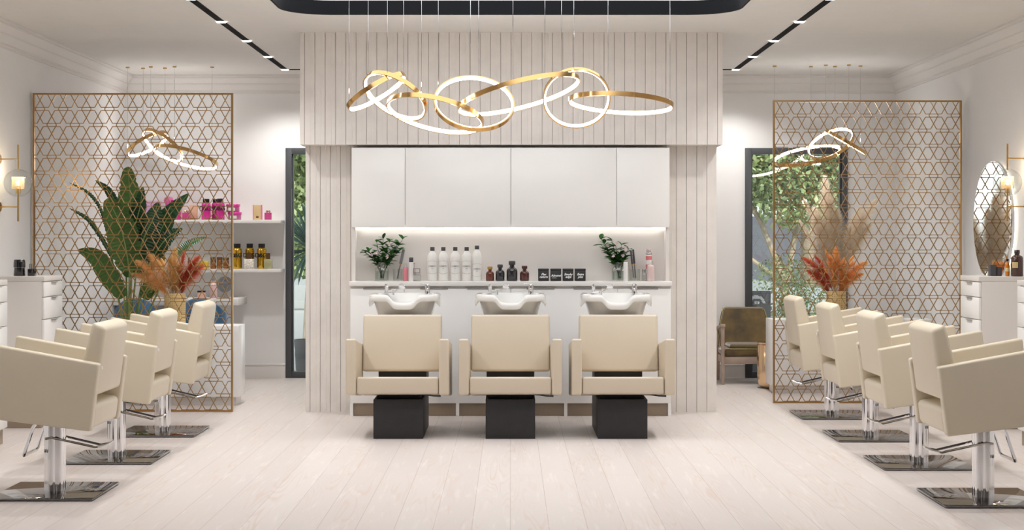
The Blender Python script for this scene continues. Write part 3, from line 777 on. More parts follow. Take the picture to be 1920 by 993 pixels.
def tumbler(px, y, lab, seed, tools):
    root = empty('comb_tumbler', (gx(px, y), y, CT), lab, 'tumbler')
    MB().lathe([(.038, 0), (.042, .004), (.045, .095), (.043, .095), (.040, .008)], 0, 0, 0, 28).build('glass', CLEAR, root)
    return root
tumbler(747, 12.17, 'clear glass tumbler holding a hairbrush beside the jar of sprigs', 1, None)
tumbler(1190, 12.17, 'clear glass tumbler holding two combs beside the white blossom', 2, None)
def comb(px0, py0, px1, py1, y, lab, m_, w=.022):
    a = Vector((gx(px0, y), y, gz(py0, y))); b = Vector((gx(px1, y), y, gz(py1, y))); L_ = (b - a).length
    ang = math.atan2(b.x - a.x, b.z - a.z)
    root = empty('hair_brush', a, lab, 'hairbrush'); root.rotation_euler.y = ang
    MB().tube([(0, 0, 0), (0, 0, L_ * .45)], [.006, .004], 8).build('handle', mat('grey_handle', (120, 112, 112), .4), root)
    MB().lathe([(.0065, L_ * .45), (.0065, L_ * .5)], 0, 0, 0, 12).build('ferrule', BRASS, root)
    m = MB(); m.box(-w / 2, -.006, L_ * .5, w / 2, .006, L_, .003)
    for i in range(14):
        z = L_ * (.52 + .46 * i / 14); m.box(-w / 2 - .004, -.002, z, w / 2 + .004, .002, z + .002)
    m.build('head', m_, root)
comb(745, 522, 757, 467, 12.17, 'grey flat hairbrush leaning in the tumbler beside the pink bottle', mat('grey_bristle', (128, 126, 130), .5))
comb(1192, 521, 1187, 467, 12.17, 'dark upright comb standing in the tumbler', mat('dark_comb', (66, 62, 72), .5), .014)
comb(1188, 520, 1183, 470, 12.15, 'grey comb leaning towards the white blossom', mat('slate_comb', (84, 84, 88), .5), .014)

PINK = mat('rose_liquid', (216, 128, 140), .25, coat=.4); PALEP = mat('pale_rose_glass', (214, 190, 186), .2, coat=.4)
SIL = mat('silver_cap', (176, 176, 176), .25, .8)
simple('lotion_bottle', [(.019, 0), (.021, .003), (.021, .108), (.019, .110)], PINK, gx(760.5, 12.13), 12.13, CT, 'rose pink bottle with clear cap behind the white tube', 'bottle', parts=[('cap', [(.012, .110), (.014, .113), (.014, .138), (.010, .140)], CLEAR)])
simple('tube_bottle', [(.0155, 0), (.0165, .002), (.0165, .150), (.0165, .151)], WHITEB, gx(771, 12.04), 12.04, CT, 'slim white tube with charcoal cap in front of the perfume', 'tube', parts=[('cap', [(.0165, .1515), (.0165, .186), (.015, .188)], CAPD)])
simple('perfume_bottle', [(.030, 0), (.033, .004), (.033, .058), (.031, .060)], glass_mat('frost_glass', (235, 236, 234), .35), gx(781.5, 12.12), 12.12, CT, 'square clear perfume bottle with open metal cap', 'perfume', sq=.75, sy=.5,
       parts=[('content', [(.029, .006), (.029, .045)], WHITEB)])
m = MB()
for q in ((-.026, .062, -.022, .100), (.022, .062, .026, .100), (-.026, .096, .026, .100), (-.026, .062, .026, .066)): m.box(q[0], -.012, q[1], q[2], .012, q[3])
pf = m.build('metal_cap', mat('gunmetal', (110, 108, 106), .3, .8)); pf.parent = [o for o in COL.objects if o.name.startswith('perfume_bottle')][0]
simple('lotion_pump', [(.016, 0), (.016, .09), (.008, .10), (.004, .11), (.003, .135)], mat('mauve_glass', (190, 172, 172), .3), gx(776.8, 12.2), 12.2, CT, 'slim mauve pump bottle peeping out behind the perfume', 'pump bottle', parts=[('nozzle', [(.006, .135), (.006, .143)], SIL)])
simple('tube_bottle', [(.016, 0), (.017, .002), (.017, .150), (.016, .152)], WHITEB, gx(1173, 12.04), 12.04, CT, 'slim white capless tube in front of the blossom jar', 'tube')
simple('perfume_bottle', [(.017, 0), (.019, .003), (.019, .062), (.017, .064)], glass_mat('frost_glass'), gx(1208, 12.14), 12.14, CT, 'tiny clear perfume with silver cap beside the rosy bottles', 'perfume', sq=.6, parts=[('cap', [(.014, .064), (.016, .066), (.016, .092), (.015, .094)], SIL)])
simple('spray_bottle', [(.022, 0), (.024, .003), (.024, .200), (.020, .210)], mat('milk_glass', (226, 222, 220), .3), gx(1216.5, 12.19), 12.19, CT, 'tall white spray bottle with red label bands', 'spray bottle',
       parts=[('label_band', [(.0245, .165), (.0245, .197)], mat('coral_print', (216, 120, 122), .5)), ('label_band', [(.0245, .095), (.0245, .130)], MATS['coral_print']), ('collar', [(.024, .210), (.026, .214), (.022, .226), (.018, .228)], SIL), ('cap', [(.017, .228), (.020, .231), (.020, .252), (.016, .254)], PALEP)])
simple('lotion_bottle', [(.028, 0), (.031, .004), (.031, .112), (.026, .124), (.014, .130)], PALEP, gx(1220, 12.08), 12.08, CT, 'pale rose glass bottle at the end of the worktop', 'bottle', parts=[('cap', [(.013, .130), (.018, .134), (.018, .158), (.014, .163)], CLEAR)])

# vanity top items
zt = 1.1205
yv = 11.42
root = empty('stacked_pot', (gx(36.5, yv), yv, zt), 'glossy black stacked cosmetic pots on the drawer cabinet', 'cosmetic pot')
BG = mat('black_gloss', (18, 19, 24), .08, coat=.8)
MB().lathe([(.040, 0), (.043, .006), (.038, .062)], 0, 0, 0, 32).build('lower_pot', BG, root, ang=50)
MB().lathe([(.044, .063), (.042, .1), (.041, .116), (.036, .122)], 0, 0, 0, 32).build('upper_pot', BG, root, ang=50)
root = empty('brush_cup', (gx(60, yv), yv, zt), 'small black cup of make-up brushes beside the stacked pots', 'brush cup')
B(-.026, -.026, 0, .026, .026, .052, .003).build('cup', BG, root)
for dx in (-.016, -.002, .014): MB().tube([(dx, 0, .02), (dx * 1.1, 0, .09)], .0035, 6).build('brush', SIL, root)
ym = 11.40
root = empty('candle_jar', (gx(1866, ym), ym, zt), 'pair-lidded dark grey square candle jar below the mirror', 'candle jar')
GJ = mat('grey_jar', (70, 70, 74), .4)
B(-.045, -.035, 0, .0, .035, .083, .004).build('jar', GJ, root); B(.003, -.03, 0, .042, .03, .066, .004).build('small_jar', GJ, root)
simple('oil_bottle', [(.013, 0), (.015, .003), (.015, .085), (.010, .10), (.008, .11)], mat('orange_glass', (206, 120, 20), .15, coat=.5), gx(1889, 11.33), 11.33, zt, 'slim orange oil bottle beside the big amber bottle', 'bottle', parts=[('cap', [(.009, .11), (.010, .128)], BLACK), ('label_band', [(.0155, .035), (.0155, .062)], mat('cream_label', (222, 196, 140), .6))])
simple('medicine_bottle', [(.040, 0), (.044, .004), (.044, .135), (.038, .148), (.018, .158), (.018, .168)], mat('brown_glass', (64, 32, 26), .12, coat=.6), gx(1907, 11.30), 11.30, zt, 'large brown glass bottle with cream label on the drawer cabinet', 'bottle', parts=[('cap', [(.019, .168), (.020, .17), (.020, .192), (.017, .195)], DKG)])
lb = B(-.046, -.0455, .062, -.008, -.030, .105, .001).build('paper_label', MATS['cream_label']); lb.parent = [o for o in COL.objects if o.name.startswith('medicine_bottle')][0]

# ---------------------------------------------------------------- wall shelves and their products
SY = 15.05
for z, lab, xl in ((1.585, 'upper white wall shelf with the pink products', -3.60), (1.100, 'lower white wall shelf with the gold bottles', -3.60)):
    s_ = B(xl, 15.0, z - .032, -2.27, 15.296, z, .002).build('wall_shelf', COUNT); tag(s_, lab, 'shelf', 'wall shelves beside the window')
ZU, ZL = 1.5855, 1.1005
MAG = mat('magenta_plastic', (206, 40, 140), .2, coat=.5); MAG2 = mat('magenta_pale', (226, 110, 172), .3); MAGD = mat('magenta_deep', (170, 24, 112), .25, coat=.5)
TANB = mat('tan_box', (214, 186, 138), .5); GOLDB = mat('gold_bottle', (206, 162, 52), .16, .85)
BLT = mat('black_print', (20, 20, 20), .6)
def sp(px): return gx(px, 15.12)
def w_(a, b): return (b - a) * 15.12 / F
def boxthing(name, a, b, h, m_, z, lab, cat, d=.05, y=15.12, extra=None):
    root = empty(name, (sp((a + b) / 2), y, z), lab, cat); hw = w_(a, b) / 2
    B(-hw, -d / 2, 0, hw, d / 2, h, .002).build('box', m_, root)
    if extra: extra(root, hw, d)
    return root
k2 = 15.1 / F
boxthing('gift_box', 276, 301, 36 * k2, mat('lilac_box', (216, 170, 214), .5), ZU, 'lilac box at the leafy end of the upper shelf', 'box', .1)
simple('round_bottle', [(.02, 0), (.03, .01), (.032, .16), (.045, .18), (.048, .20), (.038, .225), (.005, .235)], MAG2, sp(312), 15.22, ZU, 'round-topped pink bottle behind the leaf tip', 'bottle')
def ex(root, hw, d): B(-hw - .001, -d / 2 - .002, .085, hw * .7, -d / 2 + .001, .165).build('cyan_panel', mat('cyan_print', (70, 196, 208), .5), root)
boxthing('product_box', 322, 339, 37 * k2, MAG, ZU, 'magenta carton with a cyan panel on the upper shelf', 'carton', .06, extra=ex)
def perf(a, b, lab):
    root = empty('pink_perfume', (sp((a + b) / 2), 15.10, ZU), lab, 'perfume', 'small pink perfumes with gold tops'); hw = w_(a, b) / 2
    m = MB()
    for i in range(6): m.box(-hw + 2 * hw * i / 6, -.02, 0, -hw + 2 * hw * (i + 1) / 6 - .001, .02, .072, .003)
    m.build('flacon', mat('pink_glass', (206, 74, 140), .2, coat=.4), root)
    m = MB()
    for q in (-.012, .012): m.lathe([(.002, .072), (.010, .077), (.012, .084), (.008, .092), (.002, .095)], q, 0, 0, 12)
    m.build('gold_bow', GOLDP, root)
perf(343, 357, 'small pink perfume with gold top beside the cyan-panelled carton')
boxthing('product_box', 353, 368, 28.5 * k2, mat('salmon_box', (222, 178, 150), .5), ZU, 'salmon carton half behind the lattice', 'carton', .05, 15.17)
def big(a, b, lab, m_, z, h, txt, y=15.08, grp=None):
    root = empty('shampoo_bottle', (gx((a + b) / 2, y), y, z), lab, 'bottle', grp); r = (b - a) / 2 * y / F
    MB().lathe([(r * .95, 0), (r, .004), (r, h * .72), (r * .9, h * .80), (r * .6, h * .835), (r * .6, h * .84)], 0, 0, 0, 28).build('body', m_, root, ang=50)
    MB().lathe([(r * .72, h * .84), (r * .72, h), (r * .6, h + .001)], 0, 0, 0, 24).build('cap', BLACK, root, ang=50)
    text('lettering', txt, .058, BLT, root, (0, -r - .001, h * .53), bold=.0012, spacing=.9)
G1 = 'magenta bottles on the upper shelf'
big(378, 395, 'magenta black-capped bottle standing apart from the other two', MAG, ZU, 39 * k2, 'D&G', grp=G1)
big(397, 411, 'magenta black-capped bottle at the back of the pair', MAG, ZU, 39 * k2, 'D&G', 15.15, grp=G1)
big(405, 421, 'magenta black-capped bottle beside the stacked pink jars', MAG, ZU, 39.5 * k2, 'D&G', 15.06, grp=G1)
G2 = 'gold bottles on the lower shelf'
big(436, 453.5, 'gold bottle right against the lattice frame', GOLDB, ZL, 47 * k2, 'D&G', grp=G2)
big(459.7, 476.6, 'gold bottle behind the flowered perfume', GOLDB, ZL, 47 * k2, 'D&G', 15.14, grp=G2)
big(482, 499.4, 'gold bottle beside the clear perfume near the window', GOLDB, ZL, 47 * k2, 'D&G', 15.12, grp=G2)
big(294, 309, 'gold bottle behind the dried flower heads', GOLDB, ZL, 40 * k2, 'D&G', grp=G2)
for j, (z0, a, b, lab) in enumerate(((0, 427, 453, 'pink-lidded jar at the bottom of the stack'), (.078, 424, 450, 'pink-lidded jar on top of the other pink jar'))):
    root = empty('pink_jar', (gx((a + b) / 2, 15.1), 15.1, ZU + z0), lab, 'jar', 'stacked pink jars'); r = w_(a, b) / 2
    MB().lathe([(r * .9, 0), (r * .93, .003), (r * .93, .052)], 0, 0, 0, 32).build('body', mat('mauve_jar', (176, 96, 140), .3), root, ang=50)
    MB().lathe([(r, .053), (r, .074), (r * .95, .077)], 0, 0, 0, 32).build('lid', MAG, root, ang=50)
    B(-.035, -r - .001, .012, .03, -r * .75, .042).build('paper_label', WHITEB, root)
def ex2(root, hw, d):
    for s in (-1, 1): B(s * hw * .98 - .004, -d / 2 - .001, 0, s * hw * .98 + .004, d / 2, 28 * k2).build('pink_edge', MAG2, root)
    B(-.012, -d / 2 - .002, .02, .012, -d / 2, .035).build('gold_print', GOLDP, root)
boxthing('product_box', 476, 491.6, 28 * k2, TANB, ZU, 'tan carton with pink edges standing alone', 'carton', .05, 15.10, ex2)
perf(497, 510, 'small pink perfume with gold top at the window end of the shelf')
FLOR = mat('floral_label', (236, 228, 214), .5, noise=.3, nscale=90)
def eau(px, w, h, lab, floral, y):
    root = empty('eau_bottle', (gx(px, y), y, ZL), lab, 'perfume', 'square perfumes with striped brown caps'); hw = w * y / F / 2
    B(-hw, -hw * .6, 0, hw, hw * .6, h * .62, .004).build('flacon', FLOR if floral else mat('olive_glass', (176, 172, 132), .15, coat=.5), root)
    m = MB()
    for i in range(8): m.lathe([(.004, h * .62), (.004, h)], -hw * .42 + hw * .84 * i / 7, -hw * .2, 0, 8)
    m.box(-hw * .45, -hw * .2, h * .62, hw * .45, hw * .3, h * .995)
    m.build('cap', mat('bronze_cap', (120, 92, 64), .3, .6), root)
eau(467, 18, 30 * k2, 'square perfume with white floral front and brown cap', True, 15.03)
eau(503, 15, 29.5 * k2, 'square clear perfume with brown cap near the window', False, 15.04)

simple('serum_bottle', [(.030, 0), (.033, .003), (.033, .07), (.012, .085)], mat('lime_glass', (214, 214, 150), .25), sp(368), 15.10, ZL, 'pale lime serum bottle with black cap', 'bottle', parts=[('cap', [(.010, .085), (.013, .09), (.013, .115)], BLACK)])
simple('serum_bottle', [(.012, 0), (.014, .002), (.014, .08), (.010, .085)], BLACK, sp(357), 15.06, ZL, 'thin black dropper bottle beside the lime serum', 'bottle', parts=[('cap', [(.009, .085), (.011, .088), (.011, .112)], BLACK)])
simple('cream_jar', [(.044, 0), (.047, .003), (.047, .062)], mat('yellow_jar', (226, 190, 40), .35), sp(384), 15.08, ZL, 'yellow cream jar on the lower shelf', 'jar', parts=[('lid', [(.048, .063), (.048, .076), (.045, .078)], mat('yellow_lid', (236, 206, 70), .35))])
COP = mat('copper_glass', (150, 96, 50), .22, .5)
for a, h, lab in ((401, 22, 'wide copper jar beside the yellow jar'), (413, 22, 'narrow copper jar in the middle of three'), (425, 21, 'copper jar behind the lattice frame')):
    simple('copper_jar', [(.026, 0), (.028, .003), (.028, h * k2 * .7), (.024, h * k2 * .74)], COP, sp(a), 15.09, ZL, lab, 'jar', 'copper jars on the lower shelf', parts=[('lid', [(.029, h * k2 * .75), (.029, h * k2)], mat('brown_lid', (110, 74, 44), .4))])

# ---------------------------------------------------------------- make-up console, blue chairs
m = empty('console', (-3.25, 15.0, 0), 'white wall console under the shelves with blue chairs tucked in', 'console')
B(-.62, -.20, .748, .60, .296, .818, .006).build('top', COUNT, m)
for x in (-.58, .0): B(x, -.12, 0, x + .04, .28, .747, .003).build('side_panel', COUNT, m)
for px in (372,):
    dr = B(gx(350, 14.8) + 3.25, -.205, .757, gx(400, 14.8) + 3.25, -.2, .808, .001).build('drawer', LACQ, m)
yt = 14.9
root = empty('table_mirror', (gx(421, yt), yt, .8185), 'round swivel make-up mirror on the white console', 'mirror')
zc = gz(533, yt) - .8185
MB().lathe([(.05, 0), (.05, .008), (.006, .012), (.006, .02)], 0, 0, 0, 24).build('foot', SIL, root)
MB().tube([(0, 0, .01), (0, 0, zc - .065)], .005, 8).build('stem', SIL, root)
d = bmesh.new(); bmesh.ops.create_cone(d, cap_ends=True, segments=48, radius1=.082, radius2=.082, depth=.012)
m = MB(); m.add(d, Matrix.Translation((0, 0, zc)) @ Matrix.Rotation(.5, 4, 'Z') @ Matrix.Rotation(PI / 2, 4, 'X')); m.build('frame', SIL, root, ang=40)
d = bmesh.new(); bmesh.ops.create_cone(d, cap_ends=True, segments=48, radius1=.074, radius2=.074, depth=.014)
m = MB(); m.add(d, Matrix.Translation((0, 0, zc)) @ Matrix.Rotation(.5, 4, 'Z') @ Matrix.Rotation(PI / 2, 4, 'X')); m.build('mirror_glass', mat('table_mirror_glass', (150, 156, 166), .05, 1), root, ang=40)
simple('lotion_bottle', [(.035, 0), (.037, .004), (.037, .10), (.02, .15), (.012, .155), (.012, .17)], mat('blush_bottle', (226, 190, 186), .35), gx(402, yt), yt - .05, .8185, 'blush pump bottle beside the swivel mirror', 'bottle', parts=[('pump', [(.014, .17), (.014, .19), (.005, .193), (.005, .205)], SIL)])
boxthing('powder_box', 380, 393, .055, mat('powder_box_pink', (224, 180, 160), .5), .8185, 'pink powder box with black lid on the console', 'box', .06, 14.9, lambda r, hw, d: B(-hw - .002, -d / 2 - .002, .056, hw + .002, d / 2 + .002, .072, .002).build('lid', BLACK, r))
BLUE = mat('petrol_velvet', (30, 84, 122), .7, noise=.12, nscale=6, sheen=.6)
def tub_chair(x, y, lab):
    root = empty('tub_chair', (x, y, 0), lab, 'chair', 'petrol blue tub chairs at the console')
    m = MB(); n = 20; prev = None
    for i in range(n + 1):
        t = PI + PI * (i / n)                       # back faces the viewer
        r = .245; hgt = .84 - .16 * abs(math.cos(t)) ** 3
        c, s_ = math.cos(t), math.sin(t)
        q = [m.bm.verts.new((rr * c, rr * s_ * .95, z)) for rr, z in ((r - .05, .44), (r - .055, hgt - .02), (r - .03, hgt), (r, hgt - .02), (r, .42))]
        if prev:
            for j in range(5): m.bm.faces.new((prev[j], q[j], q[(j + 1) % 5], prev[(j + 1) % 5]))
        else: m.bm.faces.new(q[::-1])
        prev = q
    m.bm.faces.new(prev)
    m.build('backrest', BLUE, root, ang=60)
    MB().lathe([(.20, .38), (.23, .39), (.235, .44), (.21, .475), (.0, .485)], 0, 0, 0, 32).build('seat', BLUE, root, ang=60)
    for a in range(4):
        t = PI / 4 + a * PI / 2
        MB().tube([(.15 * math.cos(t), .15 * math.sin(t), .39), (.22 * math.cos(t), .22 * math.sin(t), 0)], [.014, .009], 8).build('leg', BLACK, root)
    return root
t1 = tub_chair(gx(262, 14.45), 14.45, 'petrol blue tub chair behind the plant stems')
t2 = copy_tree(t1); t2.location = (gx(382, 14.45), 14.45, 0); t2['label'] = 'petrol blue tub chair behind the dried flower vase'

# ---------------------------------------------------------------- low white cabinets carrying the vases
def low_cab(x0, x1, y0, y1, lab, n):
    root = empty('low_cabinet', ((x0 + x1) / 2, y0, 0), lab, 'low cabinet'); hw = (x1 - x0) / 2; d = y1 - y0
    B(-hw, .012, .07, hw, d, .67, .003).build('body', LACQ, root); B(-hw + .03, .04, 0, hw - .03, d - .02, .069).build('plinth', LACQM, root)
    for i in range(n):
        a = -hw + 2 * hw * i / n
        B(a + .002, -.004, .073, a + 2 * hw / n - .002, .011, .667, .002).build('door', LACQ, root)
low_cab(-3.09, -2.277, 12.74, 13.04, 'low white cabinet behind the lattice with the dried flower vase', 2)
low_cab(2.36, 3.82, 13.75, 14.05, 'low white cabinet behind the lattice beside the gold drum table', 3)

def plume(m, pts, wid, n, rnd, ln=.06, w=.0016):
    """a feathery head along the curve pts: n fine strands"""
    pts = [Vector(p) for p in pts]
    for _ in range(n):
        t = rnd.random() ** .8; f = t * (len(pts) - 1); i = min(int(f), len(pts) - 2)
        p = pts[i].lerp(pts[i + 1], f - i); d = (pts[i + 1] - pts[i]).normalized()
        a = rnd.uniform(0, 2 * PI); side = Vector((math.cos(a), math.sin(a), 0)); side = (side - d * side.dot(d)).normalized()
        env = wid * math.sin(PI * min(.98, .12 + t * .86)) ** .7
        q1 = p + side * env * .55 * rnd.uniform(.4, 1) + d * ln * .5; q2 = p + side * env * rnd.uniform(.6, 1.1) + d * ln * rnd.uniform(.7, 1.2) - Vector((0, 0, ln * .25 * rnd.random()))
        s_ = side.cross(d).normalized() * w
        A_ = [m.bm.verts.new(v) for v in (p - s_, p + s_, q1 + s_, q1 - s_)]; m.bm.faces.new(A_)
        B_ = m.bm.verts.new(q2); m.bm.faces.new((A_[3], A_[2], B_))
TAN = mat('tan_pampas', (246, 206, 148), .8, noise=.15, nscale=30, translu=.55); TERR = mat('terracotta_pampas', (228, 134, 102), .8, noise=.2, nscale=30, translu=.55)
CREAMP = mat('cream_tails', (246, 214, 152), .8, noise=.1, nscale=30, translu=.55); ORAN = mat('orange_pampas', (250, 200, 136), .8, noise=.15, nscale=30, translu=.55)
BEIG = mat('beige_pampas', (250, 241, 228), .85, noise=.12, nscale=30, translu=.55); DRYS = mat('dry_stem', (190, 160, 110), .7)
def bouquet(px, yv_, ztop, zbase, lab, items, seed, vr=.089):
    rnd = random.Random(seed); x0 = gx(px, yv_)
    root = empty('dried_bouquet_vase', (x0, yv_, zbase), lab, 'vase', 'cane vases of dried flowers'); hv = ztop - zbase
    v = MB().lathe([(vr * .92, 0), (vr, .006), (vr, hv - .004), (vr * .98, hv), (vr * .9, hv), (vr * .9, .02)], 0, 0, 0, 40).build('vase', CANE, root, ang=50)
    for kind, (tx, tz), wid, n in items:
        P2 = Vector(((tx - px) * yv_ / F, rnd.uniform(-.05, .05), gz(tz, yv_) - zbase)); P0 = Vector((rnd.uniform(-.03, .03), rnd.uniform(-.03, .03), hv * .4)); P1 = Vector((P0.x + (P2.x - P0.x) * .25, 0, hv + (P2.z - hv) * .55))
        pts = [P0.lerp(P1, t).lerp(P1.lerp(P2, t), t) for t in [i / 10 for i in range(11)]]
        mt = {'tan': TAN, 'terr': TERR, 'cream': CREAMP, 'oran': ORAN, 'beige': BEIG}[kind[0]]
        if kind[1] == 'p':
            st = MB().tube(pts[:6], .002, 5).build('stem', DRYS, root)
            m = MB(); plume(m, pts[3:], wid * 1.9, int(n * 1.7), rnd, .045, .0014); m.build('plume', mt, root, smooth=False, clean=False)
        else:   # bunny tails / spikes
            MB().tube(pts[:-1], .0015, 5).build('stem', DRYS, root)
            m = MB(); e_ = pts[-1]; d = (pts[-1] - pts[-2]).normalized()
            ax = [e_ - d * .02, e_, e_ + d * .02, e_ + d * .045, e_ + d * .06]
            m.tube(ax, [.004, .011, .012, .008, .002], 8); m.build('seed_head', mt, root)
    return root
L_items = [(('tan', 'p'), (262, 492), .055, 900), (('tan', 'p'), (255, 515), .05, 800), (('tan', 'p'), (280, 478), .04, 600), (('terr', 'p'), (378, 500), .05, 1000), (('terr', 'p'), (372, 484), .045, 700), (('terr', 'p'), (345, 478), .03, 400),
           (('cream', 'p'), (327, 470), .035, 700), (('cream', 'p'), (318, 490), .04, 700), (('cream', 'p'), (333, 500), .04, 700)]
rr = random.Random(8)
L_items += [(('cream', 't'), (rr.uniform(300, 362), rr.uniform(485, 525)), 0, 0) for _ in range(16)]
bouquet(328, 12.89, gz(549, 12.89), .6705, 'cane-wrapped vase of tan and terracotta dried grasses behind the row of three', L_items, 4)
R_items = [(('terr', 'p'), (1512, 486), .05, 1000), (('terr', 'p'), (1520, 510), .05, 900), (('terr', 'p'), (1530, 482), .03, 400), (('oran', 'p'), (1618, 494), .055, 1000), (('oran', 'p'), (1610, 515), .05, 800), (('oran', 'p'), (1568, 468), .04, 700),
           (('oran', 'p'), (1556, 485), .04, 700), (('oran', 'p'), (1580, 490), .04, 700)]
R_items += [(('oran', 't'), (rr.uniform(1540, 1600), rr.uniform(475, 520)), 0, 0) for _ in range(14)]
bouquet(1568, 13.9, gz(545, 13.9), .6705, 'cane-wrapped vase of orange and terracotta dried grasses behind the row of four', R_items, 6)
# tall beige pampas in a white floor vase
rnd = random.Random(21); yp = 14.45
root = empty('pampas_floor_vase', (gx(1562, yp), yp, 0), 'white floor vase of tall beige pampas grass in front of the window', 'floor vase')
zv = gz(535, yp)
MB().lathe([(.10, 0), (.12, .01), (.15, .3), (.13, .6), (.07, zv - .12), (.06, zv - .03), (.075, zv), (.065, zv), (.05, zv - .05)], 0, 0, 0, 36).build('vase', PORC, root, ang=60)
for tx, tz, wid, n in ((1545, 338, .10, 1500), (1556, 372, .10, 1300), (1530, 395, .11, 1300), (1570, 400, .10, 1200), (1638, 380, .08, 1100), (1612, 395, .10, 1200), (1628, 425, .10, 1000), (1548, 430, .1, 1000), (1508, 378, .05, 350), (1500, 418, .05, 300)):
    P2 = Vector(((tx - 1562) * yp / F, rnd.uniform(-.08, .08), gz(tz, yp))); P0 = Vector((0, 0, zv - .1)); P1 = Vector((P2.x * .35, 0, zv + (P2.z - zv) * .5))
    pts = [P0.lerp(P1, t).lerp(P1.lerp(P2, t), t) for t in [i / 12 for i in range(13)]]
    MB().tube(pts[:8], .0025, 5).build('stem', DRYS, root)
    m = MB(); plume(m, pts[3:], wid * 1.45, int(n * 2.8), rnd, .06, .0013); m.build('plume', BEIG, root, smooth=False, clean=False)

# ---------------------------------------------------------------- broad-leaved plant
PL = mat('strelitzia_leaf', (82, 116, 60), .35, noise=.22, nscale=5, translu=.3); PLD = mat('strelitzia_dark', (44, 78, 50), .3, noise=.25, nscale=5, translu=.3); PST = mat('strelitzia_stem', (122, 146, 82), .45, noise=.1)
yp = 13.1
pot = empty('potted_plant', (gx(240, yp), yp, 0), 'tall potted plant with broad paddle leaves behind the lattice', 'plant')
MB().lathe([(.13, 0), (.15, .01), (.18, .34), (.17, .35), (.155, .34), (.15, .30), (0, .30)], 0, 0, 0, 36).build('pot', mat('grey_pot', (180, 176, 172), .6), pot, ang=50)
def paddle(pts, width, m_, face, seed, curl=.2, splits=5, tip=.75):
    """broad leaf along pts (px, py, dy) with its blade turned by `face` about its own axis"""
    rnd = random.Random(seed)
    c = [Vector((gx(a, yp) - pot.location.x, dy, gz(b, yp))) for a, b, dy in pts]
    n = 44; P = []
    for i in range(n + 1):
        f = i / n * (len(c) - 1); j = min(int(f), len(c) - 2); t = f - j
        p0 = c[max(j - 1, 0)]; p1 = c[j]; p2 = c[j + 1]; p3 = c[min(j + 2, len(c) - 1)]
        P.append(.5 * ((2 * p1) + (p2 - p0) * t + (2 * p0 - 5 * p1 + 4 * p2 - p3) * t * t + (3 * p1 - p0 - 3 * p2 + p3) * t ** 3))
    m = MB(); prev = None; W = width * yp / F / 2
    cut = {1: set(), -1: set()}
    for s in (1, -1):
        for _ in range(splits): cut[s].add(rnd.randint(6, n - 5))
    for i in range(n + 1):
        d = (P[min(i + 1, n)] - P[max(i - 1, 0)]).normalized()
        side = d.cross(Vector((0, -1, 0))).normalized(); nn = side.cross(d).normalized()
        side = (side * math.cos(face) + nn * math.sin(face)); nn = side.cross(d).normalized()
        t = i / n; w = W * (math.sin(PI * (t ** .85 * .93 + .05)) ** .62 * (1 - t ** 7 * tip) if i < n else .02); zz = (.0035 if i % 2 else -.0035) if 2 < i < n - 2 else 0
        row = [P[i] - side * w + nn * (w * curl + zz), P[i] - side * w * .5 + nn * (w * curl * .3 + zz), P[i], P[i] + side * w * .5 + nn * (w * curl * .3 + zz), P[i] + side * w + nn * (w * curl + zz)]
        for s, idx in ((-1, (0,)), (1, (4,))):
            if i in cut[s]:
                for q in idx: row[q] = P[i] + (row[q] - P[i]) * .86
        r_ = [m.bm.verts.new(v) for v in row]
        if prev:
            for q in range(4): m.bm.faces.new((prev[q], r_[q], r_[q + 1], prev[q + 1]))
        prev = r_
    lf = m.build('leaf', m_, pot, clean=False, ang=14)
    MB().tube(P[::2], [.0085 * (1 - .75 * i / len(P[::2])) for i in range(len(P[::2]))], 6).build('midrib', PST, lf)
    b = c[0]; MB().tube([(rnd.uniform(-.04, .04), rnd.uniform(-.04, .04), .30), (b.x * .45, b.y * .5, (b.z + .3) * .5), tuple(b)], [.011, .009, .006], 8).build('stem', PST, pot)
paddle([(243, 520, .05), (243, 450, .06), (242, 380, .05), (238, 312, .03)], 56, PL, .1, 1, tip=.1)
paddle([(247, 508, -.08), (240, 460, -.10), (228, 415, -.1), (206, 372, -.08)], 60, PL, -.1, 2, tip=.1)
paddle([(199, 428, 0), (190, 392, 0), (168, 362, 0), (130, 342, 0)], 15, PLD, .9, 3)
paddle([(228, 430, .12), (213, 385, .12), (196, 355, .12), (172, 337, .12)], 22, PLD, .5, 4)
paddle([(210, 482, 0), (190, 445, .02), (165, 410, 0), (130, 390, 0)], 15, PLD, .7, 5)
paddle([(238, 556, -.1), (215, 520, -.12), (188, 482, -.12), (152, 468, -.1)], 40, PL, .1, 6)
paddle([(262, 520, .1), (280, 470, .1), (308, 410, .1), (352, 362, .05)], 46, PLD, .2, 7)
paddle([(258, 480, .0), (272, 440, .0), (287, 410, 0), (296, 378, 0)], 44, PLD, -.4, 8)
paddle([(272, 505, .05), (292, 470, .05), (312, 445, .05), (340, 428, .05)], 34, PLD, .1, 9)
paddle([(320, 490, .05), (338, 470, .05), (358, 455, .05), (384, 444, .05)], 20, mat('strelitzia_pale', (100, 140, 110), .35), .5, 10)
paddle([(273, 560, -.05), (280, 545, -.05), (290, 535, -.05), (304, 522, -.05)], 30, PL, 0, 11)
paddle([(250, 470, -.02), (252, 430, 0), (262, 390, 0), (268, 350, 0)], 40, PLD, .3, 12)

